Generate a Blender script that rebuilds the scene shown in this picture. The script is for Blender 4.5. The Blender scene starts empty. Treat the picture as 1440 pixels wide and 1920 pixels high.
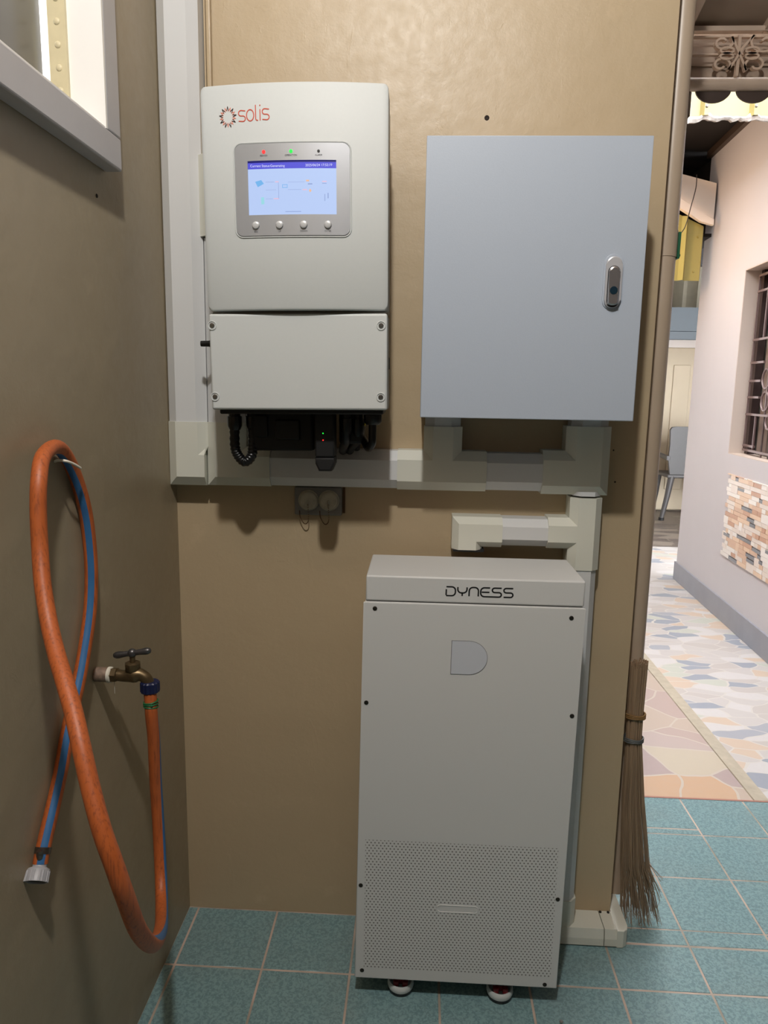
import bpy, bmesh, math, random
from mathutils import Vector, Matrix
PI = math.pi
random.seed(7)
S = bpy.context.scene
COL = S.collection

# ------------------------------------------------------------------ camera, world, lights, exposure
CAM = Vector((0.5532, -1.6195, 1.3009))
PITCH, YAW, ROLL, FPX = 0.16880, 0.04840, 0.01698, 1362.3
cp, sp = math.cos(PITCH), math.sin(PITCH)
F = Vector((-math.sin(YAW)*cp, math.cos(YAW)*cp, -sp))
Rt = Vector((math.cos(YAW), math.sin(YAW), 0)); U = Rt.cross(F)
r_ = math.cos(ROLL)*Rt + math.sin(ROLL)*U
u_ = -math.sin(ROLL)*Rt + math.cos(ROLL)*U
cd = bpy.data.cameras.new('camera'); cam = bpy.data.objects.new('camera', cd); COL.objects.link(cam)
m = Matrix.Identity(4)
for i in range(3):
    m[i][0], m[i][1], m[i][2], m[i][3] = r_[i], u_[i], -F[i], CAM[i]
cam.matrix_world = m
cd.sensor_fit = 'VERTICAL'; cd.sensor_height = 24; cd.lens = 24*FPX/1920; cd.clip_start = 0.02
S.camera = cam

W = bpy.data.worlds.new('world'); S.world = W; W.use_nodes = True
W.node_tree.nodes['Background'].inputs[0].default_value = (0.93, 0.96, 1.0, 1)
W.node_tree.nodes['Background'].inputs[1].default_value = 14.0

def point(name, loc, e, col, r):
    l = bpy.data.lights.new(name, 'POINT'); l.energy = e; l.color = col; l.shadow_soft_size = r
    o = bpy.data.objects.new(name, l); COL.objects.link(o); o.location = loc; return o
point('ceiling_bulb', (0.48, -1.50, 2.66), 90, (1.0, 0.98, 0.945), 0.04)
point('courtyard_warm_fill', (1.62, 2.85, 2.12), 14, (1.0, 0.62, 0.32), 0.05)  # added light for the warm glow on the yard wall
S.view_settings.view_transform = 'Standard'; S.view_settings.look = 'None'
S.view_settings.gamma = 1; S.view_settings.exposure = 0; S.view_settings.use_curve_mapping = False

# ------------------------------------------------------------------ materials
def lin(c):
    return tuple(((v/255)/12.92 if v/255 <= .04045 else ((v/255+.055)/1.055)**2.4) for v in c) + (1,)
class NT:
    def __init__(s, name):
        s.m = bpy.data.materials.new(name); s.m.use_nodes = True; s.t = s.m.node_tree
        s.b = s.t.nodes['Principled BSDF']; s.tc = None
    def n(s, typ, **kw):
        nd = s.t.nodes.new(typ)
        for k, v in kw.items():
            if k.startswith('i_'):
                k2 = k[2:]; nd.inputs[int(k2) if k2.isdigit() else k2].default_value = v
            else: setattr(nd, k, v)
        return nd
    def l(s, a, b): s.t.links.new(a, b)
    def obj(s):
        if not s.tc: s.tc = s.n('ShaderNodeTexCoord')
        return s.tc.outputs['Object']
    def map(s, sc=(1, 1, 1)):
        mp = s.n('ShaderNodeMapping'); mp.inputs['Scale'].default_value = sc; s.l(s.obj(), mp.inputs[0]); return mp.outputs[0]
    def noise(s, scale, detail=3, rough=.55, vec=None, dist=0):
        nd = s.n('ShaderNodeTexNoise'); nd.inputs['Scale'].default_value = scale; nd.inputs['Detail'].default_value = detail
        nd.inputs['Roughness'].default_value = rough; nd.inputs['Distortion'].default_value = dist
        s.l(vec or s.obj(), nd.inputs['Vector']); return nd.outputs[0]
    def ramp(s, fac, stops, const=False):
        nd = s.n('ShaderNodeValToRGB'); cr = nd.color_ramp
        if const: cr.interpolation = 'CONSTANT'
        while len(cr.elements) < len(stops): cr.elements.new(.5)
        for e, (p, c) in zip(cr.elements, stops):
            e.position = p; e.color = c
        s.l(fac, nd.inputs[0]); return nd.outputs[0]
    def mix(s, fac, a, b, mode='MIX'):
        nd = s.n('ShaderNodeMix', data_type='RGBA', blend_type=mode)
        for sock, v in ((nd.inputs[0], fac), (nd.inputs[6], a), (nd.inputs[7], b)):
            if hasattr(v, 'is_output') or isinstance(v, bpy.types.NodeSocket): s.l(v, sock)
            else: sock.default_value = v
        return nd.outputs[2]
    def math(s, op, a, b=None, c=None):
        nd = s.n('ShaderNodeMath', operation=op)
        for i, v in enumerate((a, b, c)):
            if v is None: continue
            if isinstance(v, bpy.types.NodeSocket): s.l(v, nd.inputs[i])
            else: nd.inputs[i].default_value = v
        return nd.outputs[0]
    def bump(s, h, strength=.2, dist=.001, prev=None):
        nd = s.n('ShaderNodeBump'); nd.inputs['Strength'].default_value = strength; nd.inputs['Distance'].default_value = dist
        s.l(h, nd.inputs['Height'])
        if prev: s.l(prev, nd.inputs['Normal'])
        return nd.outputs[0]
    def done(s, col=None, rough=.5, metal=0, normal=None, **kw):
        b = s.b
        if isinstance(col, bpy.types.NodeSocket): s.l(col, b.inputs['Base Color'])
        elif col: b.inputs['Base Color'].default_value = col
        if isinstance(rough, bpy.types.NodeSocket): s.l(rough, b.inputs['Roughness'])
        else: b.inputs['Roughness'].default_value = rough
        b.inputs['Metallic'].default_value = metal
        if normal: s.l(normal, b.inputs['Normal'])
        for k, v in kw.items(): b.inputs[k.replace('_', ' ')].default_value = v
        return s.m
def plain(name, c, rough=.5, metal=0, var=.06, scale=30, bump=0, **kw):
    t = NT(name); a = lin(c); b = tuple(v*(1-var*2.2) for v in a[:3])+(1,)
    f = t.noise(scale, 3)
    return t.done(t.mix(f, b, tuple(min(1, v*(1+var)) for v in a[:3])+(1,)), rough, metal,
                  t.bump(f, bump, .001) if bump else None, **kw)
def emis(name, c, st):
    t = NT(name); return t.done(lin(tuple(v*.3 for v in c)), .3, 0, None, Emission_Color=lin(c), Emission_Strength=st)

def paint_mat(name, c, scale=1):
    t = NT(name)
    big = t.noise(1.6*scale, 4, .6); blotch = t.ramp(big, [(.35, (0,)*3+(1,)), (.65, (1,)*3+(1,))])
    base = t.mix(blotch, tuple(v*.95 for v in lin(c)[:3])+(1,), lin(c))
    spots = t.ramp(t.noise(9, 5, .7), [(.60, (0, 0, 0, 1)), (.78, (1, 1, 1, 1))])
    base = t.mix(t.math('MULTIPLY', spots, .35), base, lin((min(255, c[0]+22), c[1]+20, c[2]+18)))
    fine = t.noise(260, 2, .5); mid = t.noise(42, 4, .6); wav = t.noise(5, 2)
    b1 = t.bump(wav, .25, .02); b2 = t.bump(mid, .2, .0035, b1); b3 = t.bump(fine, .1, .0010, b2)
    streak = t.ramp(t.noise(6, 5, .72, t.map((2.5, 2.5, 1)), 1.2), [(.60, (0, 0, 0, 1)), (.66, (1, 1, 1, 1))])
    b4 = t.bump(streak, .12, .0015, b3)
    return t.done(base, t.math('MULTIPLY_ADD', mid, .25, .32), 0, b4)
M = {}
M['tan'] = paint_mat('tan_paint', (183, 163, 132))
M['tan_left_shaded'] = paint_mat('tan_paint_left_shaded', (160, 146, 121))  # same tan paint, darkened for the shade on the left wall
M['white_wall'] = plain('white_render', (200, 196, 199), .6, 0, .02, 3, .1)
M['skirt_grey'] = plain('grey_skirting', (150, 152, 160), .5, 0, .06, 8)
M['trunk'] = plain('trunking_plastic', (208, 209, 209), .38, 0, .012, 6)
M['fitting'] = plain('fitting_plastic', (212, 212, 200), .36, 0, .012, 6)
M['inv_white'] = plain('inverter_white', (199, 203, 202), .55, 0, .012, 200, .03)
M['inv_side'] = plain('inverter_side_grey', (168, 164, 156), .5, 0, .03, 60)
M['silver'] = plain('brushed_silver', (186, 188, 192), .34, .55, .03, 40)
M['button'] = plain('grey_button', (198, 199, 200), .35, .2, .02, 50)
M['black'] = plain('black_plastic', (22, 22, 23), .5, 0, .1, 40)
M['blackmatt'] = plain('matt_black_plastic', (9, 9, 10), .6, 0, .1, 40)
M['blackgloss'] = plain('black_rubber', (16, 16, 17), .35, 0, .1, 90)
M['screw'] = plain('steel_screw', (150, 148, 142), .3, .9, .2, 400)
M['darkscrew'] = plain('dark_screw', (70, 66, 60), .35, .8, .3, 600)
M['bat_white'] = plain('battery_white', (205, 206, 205), .48, 0, .01, 300, .04)
M['bat_badge'] = plain('badge_grey', (196, 200, 208), .35, 0, .01, 100)
M['cab'] = plain('cabinet_blue_grey', (172, 182, 196), .45, 0, .02, 400, .12)
M['chrome'] = plain('satin_chrome', (205, 205, 208), .22, .9, .03, 60)
M['platesilver'] = plain('satin_silver_plate', (200, 201, 206), .32, .35, .03, 60)
M['teallock'] = plain('lock_plug', (20, 50, 66), .35, .3, .2, 300)
M['orange'] = None
M['print_red'] = plain('print_red', (205, 84, 62), .5)
M['print_orange'] = plain('print_orange', (222, 130, 105), .5)
M['print_black'] = plain('print_black', (18, 18, 20), .5)
M['print_grey'] = plain('print_grey', (95, 95, 98), .5)
M['win_paint'] = plain('window_grey_paint', (186, 184, 186), .4, 0, .03, 20, .1)
M['win_white'] = plain('window_white_gloss', (240, 238, 234), .22, 0, .02, 10, .1)
M['win_cream'] = plain('cream_steel', (214, 202, 165), .4, 0, .1, 25, .2)
M['glass_dark'] = plain('tinted_glass', (104, 101, 95), .18, 0, .15, 3)
M['brown_dark'] = plain('dark_brown_paint', (66, 52, 42), .5, 0, .1, 20)
M['brass'] = plain('weathered_brass', (118, 100, 72), .38, .75, .25, 90, .3)
M['tapgrey'] = plain('tap_handle_grey', (98, 96, 96), .35, .7, .2, 60)
M['rustpaint'] = plain('rusty_pipe', (150, 126, 108), .6, .2, .4, 120, .5)
M['teflon'] = plain('white_tape', (228, 222, 206), .5, 0, .05, 80)
M['navy'] = plain('navy_plastic', (20, 28, 66), .4, 0, .1, 60)
M['greencord'] = plain('green_cord', (26, 110, 62), .5, 0, .15, 200)
M['couple_grey'] = plain('grey_plastic', (166, 166, 170), .42, 0, .04, 60)
M['hosegrip'] = plain('clamp_steel', (120, 112, 104), .3, .9, .2, 200)
M['pipe'] = plain('downpipe_taupe', (186, 167, 146), .38, 0, .04, 10)
M['outlet'] = plain('outlet_grey', (128, 126, 122), .5, .1, .12, 50, .2)
M['outletcap'] = plain('outlet_cap', (176, 170, 152), .45, .1, .2, 70, .2)
M['chain'] = plain('rusty_chain', (104, 76, 52), .5, .6, .2, 200)
M['metalbrown'] = plain('taupe_metal_paint', (198, 177, 158), .4, .1, .12, 12, .2)
M['beigerail'] = plain('worn_pale_metal', (206, 180, 158), .4, .1, .12, 12)
M['metaldark'] = plain('dark_taupe_panel', (162, 143, 126), .55, 0, .16, 8, .2)
M['scallop'] = plain('scallop_brown', (70, 54, 46), .6, 0, .2, 12)
M['soffit'] = plain('black_brown_timber', (20, 14, 13), .8, 0, .2, 10)
M['house_unseen'] = plain('unseen_house_wall_tan', (140, 126, 112), .6, 0, .05, 3)  # unseen wall, kept dull so little light bounces onto the yard wall
M['rear'] = plain('unseen_wall_dark', (70, 58, 50), .7, 0, .15, 6)  # unseen porch walls, made dark to cut bounced light
M['ceil'] = plain('taupe_ceiling_sheet', (156, 137, 120), .6, 0, .12, 6)
M['yellow'] = plain('yellow_sheet', (150, 138, 88), .4, 0, .04, 6)
M['yellow2'] = plain('olive_yellow_sheet', (158, 148, 86), .42, 0, .06, 6)
M['foam'] = plain('torn_white_foam', (206, 200, 194), .8, 0, .3, 60, .8)
M['beam_white'] = plain('white_beam', (226, 216, 208), .6, 0, .03, 6)
M['grille'] = plain('pinkish_iron', (128, 108, 106), .4, .3, .12, 30)
M['grille_dark'] = plain('dark_window_frame', (62, 46, 44), .5, 0, .1, 20)
M['blind'] = plain('taupe_shutter', (134, 118, 110), .55, 0, .1, 12)
M['far_beige'] = plain('far_beige_wall', (190, 176, 152), .6, 0, .04, 4)
M['far_olive'] = plain('olive_cloth', (92, 84, 66), .7, 0, .15, 20)
M['far_teal'] = plain('teal_awning', (12, 32, 42), .45, 0, .1, 20)
M['chair'] = plain('grey_chair_plastic', (72, 70, 70), .45, 0, .05, 20)
M['foot'] = plain('black_foot', (18, 18, 18), .6)
M['green'] = plain('green_plastic', (24, 92, 62), .5)
M['hole'] = plain('wall_hole_dark', (38, 28, 22), .8)
M['redish'] = plain('caster_red', (120, 28, 32), .4)
M['wire_yellow'] = plain('yellow_wire', (196, 176, 40), .4)
M['rope'] = plain('twine_tan', (142, 108, 62), .7, 0, .25, 300, .6)
M['binding_grey'] = plain('wire_binding_grey', (108, 112, 112), .5, .3, .15, 300)
M['cord_dark'] = plain('dark_wire', (40, 36, 34), .5)
M['lampred'] = plain('red_joint', (190, 80, 50), .4)
M['led_red'] = emis('led_red', (255, 40, 40), 2.2)
M['led_green'] = emis('led_green', (30, 255, 70), 1.6)
M['scr_body'] = emis('screen_body', (190, 212, 255), .86)
M['scr_head'] = emis('screen_header', (84, 84, 214), .95)
M['scr_recess_shade'] = emis('screen_recess_shade', (32, 30, 130), .6)
M['scr_text'] = emis('screen_text', (222, 226, 255), .9)
M['scr_blue'] = emis('screen_blue_icon', (120, 188, 246), .85)
M['scr_pale'] = emis('screen_pale_line', (150, 172, 226), .8)
M['scr_pink'] = emis('screen_pink_text', (238, 200, 226), .85)
M['scr_orange'] = emis('screen_orange_icon', (246, 196, 160), .85)
M['scr_cyan'] = emis('screen_cyan_icon', (160, 226, 238), .85)

# hose: faded orange rubber with fine lengthwise scuffs
def hose_mat(name, c, c2, scuff):
    t = NT(name)
    n1 = t.noise(1, 3, .6, t.map((300, 300, 16))); n2 = t.noise(22, 4, .6)
    f = t.ramp(n1, [(.50, (0, 0, 0, 1)), (.70, (1, 1, 1, 1))])
    col = t.mix(n2, lin(c2), lin(c)); col = t.mix(t.math('MULTIPLY', f, scuff), col, lin((104, 50, 28)))
    return t.done(col, .5, 0, t.bump(n1, .25, .0008))
M['orange'] = hose_mat('hose_orange', (194, 102, 48), (160, 78, 34), .65)
M['blue'] = hose_mat('hose_blue', (58, 112, 160), (40, 92, 144), .06)

def tile_mat():
    t = NT('teal_glazed_tile')
    w = t.noise(150, 2, .5, None, 1.0)
    f = t.ramp(w, [(.42, (0, 0, 0, 1)), (.56, (1, 1, 1, 1))])
    col = t.mix(f, lin((104, 134, 138)), lin((126, 157, 160)))
    d = t.ramp(t.noise(3.2, 5, .65), [(.5, (0, 0, 0, 1)), (.8, (1, 1, 1, 1))])
    col = t.mix(t.math('MULTIPLY', d, .35), col, lin((120, 122, 116)))
    wv = t.noise(14, 3)
    return t.done(col, .30, 0, t.bump(w, .22, .0008, t.bump(wv, .2, .004)))
M['tile'] = tile_mat()
t = NT('pink_grey_grout'); f = t.noise(5, 3)
M['grout'] = t.done(t.mix(t.ramp(f, [(.4, (0, 0, 0, 1)), (.62, (1, 1, 1, 1))]), lin((152, 144, 132)), lin((198, 176, 162))), .8)

def crazy(name, scale, stops, grout, gw, rot, vecscale, rough=.45):
    t = NT(name)
    wob = t.noise(3.5, 2); mp = t.map(vecscale)
    vm = t.n('ShaderNodeVectorMath', operation='ADD'); t.l(mp, vm.inputs[0]); 
    sc = t.n('ShaderNodeVectorMath', operation='SCALE'); sc.inputs['Scale'].default_value = .12
    nn = t.n('ShaderNodeTexNoise'); nn.inputs['Scale'].default_value = 4; t.l(t.obj(), nn.inputs['Vector'])
    t.l(nn.outputs['Color'], sc.inputs[0]); t.l(sc.outputs[0], vm.inputs[1])
    v1 = t.n('ShaderNodeTexVoronoi', voronoi_dimensions='2D'); v2 = t.n('ShaderNodeTexVoronoi', voronoi_dimensions='2D', feature='DISTANCE_TO_EDGE')
    for v in (v1, v2):
        v.inputs['Scale'].default_value = scale; t.l(vm.outputs[0], v.inputs['Vector'])
    sep = t.n('ShaderNodeSeparateColor'); t.l(v1.outputs['Color'], sep.inputs[0])
    col = t.ramp(sep.outputs[0], stops, True)
    col = t.mix(t.math('MULTIPLY', t.noise(40, 3), .25), col, lin((200, 190, 186)))
    e = t.math('LESS_THAN', v2.outputs[0], gw)
    col = t.mix(e, col, lin(grout)); col = t.mix(1.0, col, (.74, .74, .74, 1), 'MULTIPLY')
    return t.done(col, rough, 0, t.bump(t.math('MINIMUM', v2.outputs[0], gw*2), .3, .006))
M['flag'] = crazy('crazy_paving', 4.2, [(0, lin((200, 176, 166))), (.3, lin((208, 188, 170))), (.55, lin((190, 168, 164))), (.76, lin((220, 180, 144))), (.86, lin((216, 202, 178))), (.93, lin((204, 184, 176)))], (216, 204, 190), .02, 0, (1.0, 1.25, 1))
M['mosaic_floor'] = crazy('pebble_pattern_tile', 14, [(0, lin((214, 208, 204))), (.26, lin((160, 168, 182))), (.38, lin((226, 222, 220))), (.55, lin((224, 200, 176))), (.68, lin((208, 200, 194))), (.84, lin((208, 212, 198))), (.93, lin((176, 180, 190)))], (222, 216, 208), .035, 0, (.55, 1.1, 1))
M['kerb'] = plain('cement_strip', (180, 169, 150), .7, 0, .12, 30, .3)
M['mudfloor'] = crazy('dark_patterned_floor', 7, [(0, lin((120, 104, 92))), (.4, lin((150, 136, 122))), (.7, lin((98, 84, 76)))], (150, 140, 128), .03, 0, (.5, 1.2, 1))

def perforated():
    t = NT('perforated_white_sheet')
    sx = t.n('ShaderNodeSeparateXYZ'); t.l(t.obj(), sx.inputs[0]); x, z = sx.outputs[0], sx.outputs[2]
    px, pz = .0080, .0062
    v = t.math('DIVIDE', t.math('SUBTRACT', z, .078), pz); row = t.math('FLOOR', v)
    half = t.math('MULTIPLY', t.math('MODULO', t.math('ADD', row, 1000), 2), .5)
    uu = t.math('ADD', t.math('DIVIDE', x, px), half)
    fx = t.math('MULTIPLY', t.math('SUBTRACT', t.math('FRACT', uu), .5), px)
    fz = t.math('MULTIPLY', t.math('SUBTRACT', t.math('FRACT', v), .5), pz)
    d = t.math('SQRT', t.math('ADD', t.math('MULTIPLY', fx, fx), t.math('MULTIPLY', fz, fz)))
    hole = t.math('LESS_THAN', d, .0016)
    for sock, lo, hi in ((x, .460, .856), (z, .078, .3788)):
        hole = t.math('MULTIPLY', hole, t.math('MULTIPLY', t.math('GREATER_THAN', sock, lo), t.math('LESS_THAN', sock, hi)))
    # plain patch round the embossed maker's plate
    inx = t.math('MULTIPLY', t.math('GREATER_THAN', x, .612), t.math('LESS_THAN', x, .700))
    inz = t.math('MULTIPLY', t.math('GREATER_THAN', z, .218), t.math('LESS_THAN', z, .238))
    hole = t.math('MULTIPLY', hole, t.math('SUBTRACT', 1, t.math('MULTIPLY', inx, inz)))
    col = t.mix(hole, lin((205, 206, 205)), lin((112, 110, 108)))
    return t.done(col, .48, 0, t.bump(t.math('SUBTRACT', 1, hole), .4, .002))
M['perf'] = perforated()

# ------------------------------------------------------------------ mesh builder
class MB:
    def __init__(s): s.b = bmesh.new(); s.mi = 0
    def _new(s, before):
        for f in s.b.faces:
            if f.index == -1 or f not in before: pass
    def face(s, pts):
        f = s.b.faces.new([s.b.verts.new(p) for p in pts]); f.material_index = s.mi; return f
    def grid(s, rows, closed_u=False, closed_v=False, cap=False, mifn=None):
        vs = [[s.b.verts.new(p) for p in r] for r in rows]
        n, k = len(vs), len(vs[0])
        for i in range(n if closed_u else n-1):
            for j in range(k if closed_v else k-1):
                a, b, c, d = vs[i][j], vs[i][(j+1) % k], vs[(i+1) % n][(j+1) % k], vs[(i+1) % n][j]
                f = s.b.faces.new((a, b, c, d)); f.material_index = mifn(i, j) if mifn else s.mi; f.smooth = True
        if cap:
            for r in (vs[0][::-1], vs[-1]):
                f = s.b.faces.new(r); f.material_index = s.mi
        return s
    def box(s, a, b, bev=0, seg=2, M4=None):
        x0, y0, z0 = [min(p, q) for p, q in zip(a, b)]; x1, y1, z1 = [max(p, q) for p, q in zip(a, b)]
        v = [s.b.verts.new(p) for p in ((x0,y0,z0),(x1,y0,z0),(x1,y1,z0),(x0,y1,z0),(x0,y0,z1),(x1,y0,z1),(x1,y1,z1),(x0,y1,z1))]
        fs = [s.b.faces.new([v[i] for i in q]) for q in ((0,3,2,1),(4,5,6,7),(0,1,5,4),(1,2,6,5),(2,3,7,6),(3,0,4,7))]
        for f in fs: f.material_index = s.mi
        if M4: bmesh.ops.transform(s.b, matrix=M4, verts=v)
        if bev:
            es = list({e for f in fs for e in f.edges})
            r = bmesh.ops.bevel(s.b, geom=es, offset=bev, segments=seg, affect='EDGES', profile=.5, clamp_overlap=True)
            for f in r['faces']: f.material_index = s.mi; f.smooth = True
        return s
    def prism(s, poly, axis, a, b, bev=0):
        # poly: 2-D outline; axis: extrusion axis; a..b
        def P(p, t):
            return {'x': (t, p[0], p[1]), 'y': (p[0], t, p[1]), 'z': (p[0], p[1], t)}[axis]
        v0 = [s.b.verts.new(P(p, a)) for p in poly]; v1 = [s.b.verts.new(P(p, b)) for p in poly]; n = len(poly)
        fs = [s.b.faces.new(v0), s.b.faces.new(v1[::-1])]
        for i in range(n): fs.append(s.b.faces.new((v0[(i+1) % n], v0[i], v1[i], v1[(i+1) % n])))
        for f in fs: f.material_index = s.mi
        if bev:
            es = list({e for f in fs[:2] for e in f.edges})
            r = bmesh.ops.bevel(s.b, geom=es, offset=bev, segments=2, affect='EDGES', profile=.5)
            for f in r['faces']: f.material_index = s.mi; f.smooth = True
        return s
    def lathe(s, p0, p1, prof, seg=24, flute=0, nfl=0):
        # prof: (t along axis in metres, radius)
        p0, p1 = Vector(p0), Vector(p1); d = (p1-p0).normalized()
        a = d.orthogonal().normalized(); b = d.cross(a); rows = []
        for t, r in prof:
            row = []
            for k in range(seg):
                th = 2*PI*k/seg; rr = max(r, 1e-5)*(1+(flute*math.cos(nfl*th) if flute else 0))
                row.append(p0+d*t+(a*math.cos(th)+b*math.sin(th))*rr)
            rows.append(row)
        s.grid(rows, closed_v=True, cap=True); return s
    def cyl(s, p0, p1, r, seg=20, r2=None, flute=0, nfl=0):
        L = (Vector(p1)-Vector(p0)).length
        return s.lathe(p0, p1, [(0, r), (L, r if r2 is None else r2)], seg, flute, nfl)
    def disc(s, c, r, y, seg=20, t=.001):
        return s.cyl((c[0], y, c[1]), (c[0], y-t, c[1]), r, seg)
    def tube(s, pts, r, seg=10, mifn=None, up=None, closed=False):
        pts = [Vector(p) for p in pts]; n = len(pts); rows = []
        tg = []
        for i in range(n):
            if closed: d = pts[(i+1) % n]-pts[i-1]
            else: d = pts[min(i+1, n-1)]-pts[max(i-1, 0)]
            tg.append(d.normalized())
        nrm = (up and Vector(up) or tg[0].orthogonal()); nrm = (nrm-tg[0]*nrm.dot(tg[0])).normalized()
        for i in range(n):
            nrm = (nrm-tg[i]*nrm.dot(tg[i])).normalized(); bn = tg[i].cross(nrm)
            rr = r(i/(n-1)) if callable(r) else r
            rows.append([pts[i]+(nrm*math.cos(2*PI*k/seg)+bn*math.sin(2*PI*k/seg))*rr for k in range(seg)])
        s.grid(rows, closed_u=closed, closed_v=True, cap=not closed, mifn=mifn); return s
    def sphere(s, c, r, seg=14, sc=(1, 1, 1)):
        rows = []
        for i in range(seg//2+1):
            ph = PI*i/(seg//2)-PI/2; rr = max(math.cos(ph), 1e-3)
            rows.append([(c[0]+r*sc[0]*rr*math.cos(2*PI*k/seg), c[1]+r*sc[1]*rr*math.sin(2*PI*k/seg), c[2]+r*sc[2]*math.sin(ph)) for k in range(seg)])
        s.grid(rows, closed_v=True, cap=True); return s
    def build(s, name, mats, parent=None, keep=False, M4=None, label=None):
        if not isinstance(mats, (list, tuple)): mats = [mats]
        b = s.b; bmesh.ops.recalc_face_normals(b, faces=b.faces)
        for e in b.edges:
            if len(e.link_faces) == 2 and e.calc_face_angle(0) > .7: e.smooth = False
        if M4: bmesh.ops.transform(b, matrix=M4, verts=b.verts)
        c = Vector((0, 0, 0))
        if not keep:
            xs = [v.co for v in b.verts]
            lo = [min(v[i] for v in xs) for i in range(3)]; hi = [max(v[i] for v in xs) for i in range(3)]
            c = Vector(((lo[0]+hi[0])/2, (lo[1]+hi[1])/2, lo[2])); bmesh.ops.translate(b, vec=-c, verts=b.verts)
        me = bpy.data.meshes.new(name); b.to_mesh(me); b.free()
        for mt in mats: me.materials.append(M[mt] if isinstance(mt, str) else mt)
        o = bpy.data.objects.new(name, me); COL.objects.link(o)
        if parent:
            o.parent = parent; base = parent.get('_w', (0, 0, 0)); o.location = c-Vector(base); o['_w'] = tuple(c)
        else:
            o.location = c; o['_w'] = tuple(c)
        if label: o['label'] = label
        return o
def tag(o, label, cat, group=None):
    o['label'] = label; o['category'] = cat
    if group: o['group'] = group
    return o
def empty(name, loc, label, cat, group=None):
    o = bpy.data.objects.new(name, None); COL.objects.link(o); o.location = loc; o['_w'] = tuple(loc); o.empty_display_size = .05
    return tag(o, label, cat, group)
def struct(o): o['kind'] = 'structure'; return o
def text(name, body, size, loc, mat, parent, align='CENTER', yrot=0, sx=1):
    cu = bpy.data.curves.new(name, 'FONT'); cu.body = body; cu.size = size; cu.align_x = align; cu.align_y = 'CENTER'; cu.extrude = .00012
    to = bpy.data.objects.new(name, cu); COL.objects.link(to)
    me = bpy.data.meshes.new_from_object(to.evaluated_get(bpy.context.evaluated_depsgraph_get()))
    bpy.data.objects.remove(to); bpy.data.curves.remove(cu); me.name = name
    me.transform(Matrix.Rotation(PI/2, 4, 'X') @ Matrix.Diagonal((sx, 1, 1, 1)))
    me.materials.clear(); me.materials.append(M[mat])
    o = bpy.data.objects.new(name, me); COL.objects.link(o); o.parent = parent
    o.location = Vector(loc)-Vector(parent.get('_w', (0, 0, 0))); o['_w'] = tuple(loc); return o
def arc(cx, cz, rx, rz, a0, a1, n=10):
    return [(cx+rx*math.cos(math.radians(a0+(a1-a0)*i/n)), cz+rz*math.sin(math.radians(a0+(a1-a0)*i/n))) for i in range(n+1)]
def ribbon(mb, pts, w, yf, t=.0005, closed=False):
    """flat printed stroke in the xz plane, lying on the surface y = yf(x)"""
    P = [Vector((p[0], p[1])) for p in pts]; n = len(P); L, R = [], []
    for i in range(n):
        a = P[i-1] if (i > 0 or closed) else P[i]; b = P[(i+1) % n] if (i < n-1 or closed) else P[i]
        d1 = (P[i]-a); d2 = (b-P[i]); d1 = d1.normalized() if d1.length > 1e-9 else d2.normalized(); d2 = d2.normalized() if d2.length > 1e-9 else d1
        nn = Vector((-(d1+d2).y, (d1+d2).x)); nn = nn.normalized() if nn.length > 1e-6 else Vector((-d1.y, d1.x))
        k = 1/max(.5, nn.dot(Vector((-d1.y, d1.x))))
        L.append(P[i]+nn*w/2*k); R.append(P[i]-nn*w/2*k)
    rows = []
    for l, r in zip(L, R):
        rows.append([(l.x, yf(l.x)-t, l.y), (r.x, yf(r.x)-t, r.y), (r.x, yf(r.x)+.0002, r.y), (l.x, yf(l.x)+.0002, l.y)])
    mb.grid(rows, closed_u=closed, closed_v=True, cap=not closed)
    for f in mb.b.faces: f.smooth = False
def smooth_path(pts, n=6):
    """Catmull-Rom"""
    P = [Vector(p) for p in pts]; out = []
    for i in range(len(P)-1):
        p0, p1, p2, p3 = P[max(i-1, 0)], P[i], P[i+1], P[min(i+2, len(P)-1)]
        for k in range(n):
            t = k/n; out.append(.5*((2*p1)+(p2-p0)*t+(2*p0-5*p1+4*p2-p3)*t*t+(3*p1-p0-3*p2+p3)*t**3))
    out.append(P[-1]); return out

# ------------------------------------------------------------------ setting
RS = .30                                   # porch roof slope, falling outwards
def roofz(y): return 2.285+RS*(.62-y)
# back wall, ends at x = 1.046
mb = MB(); mb.box((-.15, 0, 0), (1.046, .03, 2.455), 0)
mb.box((-.15, .03, 0), (1.046, .11, 2.43)); struct(mb.build('wall_back', 'tan', keep=True))
# left wall with the window opening  y -1.55..-.367  z 1.711..2.45
wy0, wy1, wz0, wz1 = -1.45, -.367, 1.711, 2.40
mb = MB()
mb.box((-.16, -3.2, 0), (0, 0, wz0)); mb.box((-.16, wy1, wz0), (0, 0, wz1)); mb.box((-.16, -3.2, wz0), (0, wy0, wz1))
mb.prism([(-3.2, wz1), (0, wz1), (0, roofz(0)), (-3.2, roofz(-3.2))], 'x', -.16, 0)
struct(mb.build('wall_left', 'tan_left_shaded', keep=True))
mb = MB(); mb.prism([(-3.2, 0), (-3.3, 0), (-3.3, 3.4), (-3.2, 3.4)], 'x', -.16, 2.4); struct(mb.build('wall_rear', 'rear', keep=True))
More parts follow.
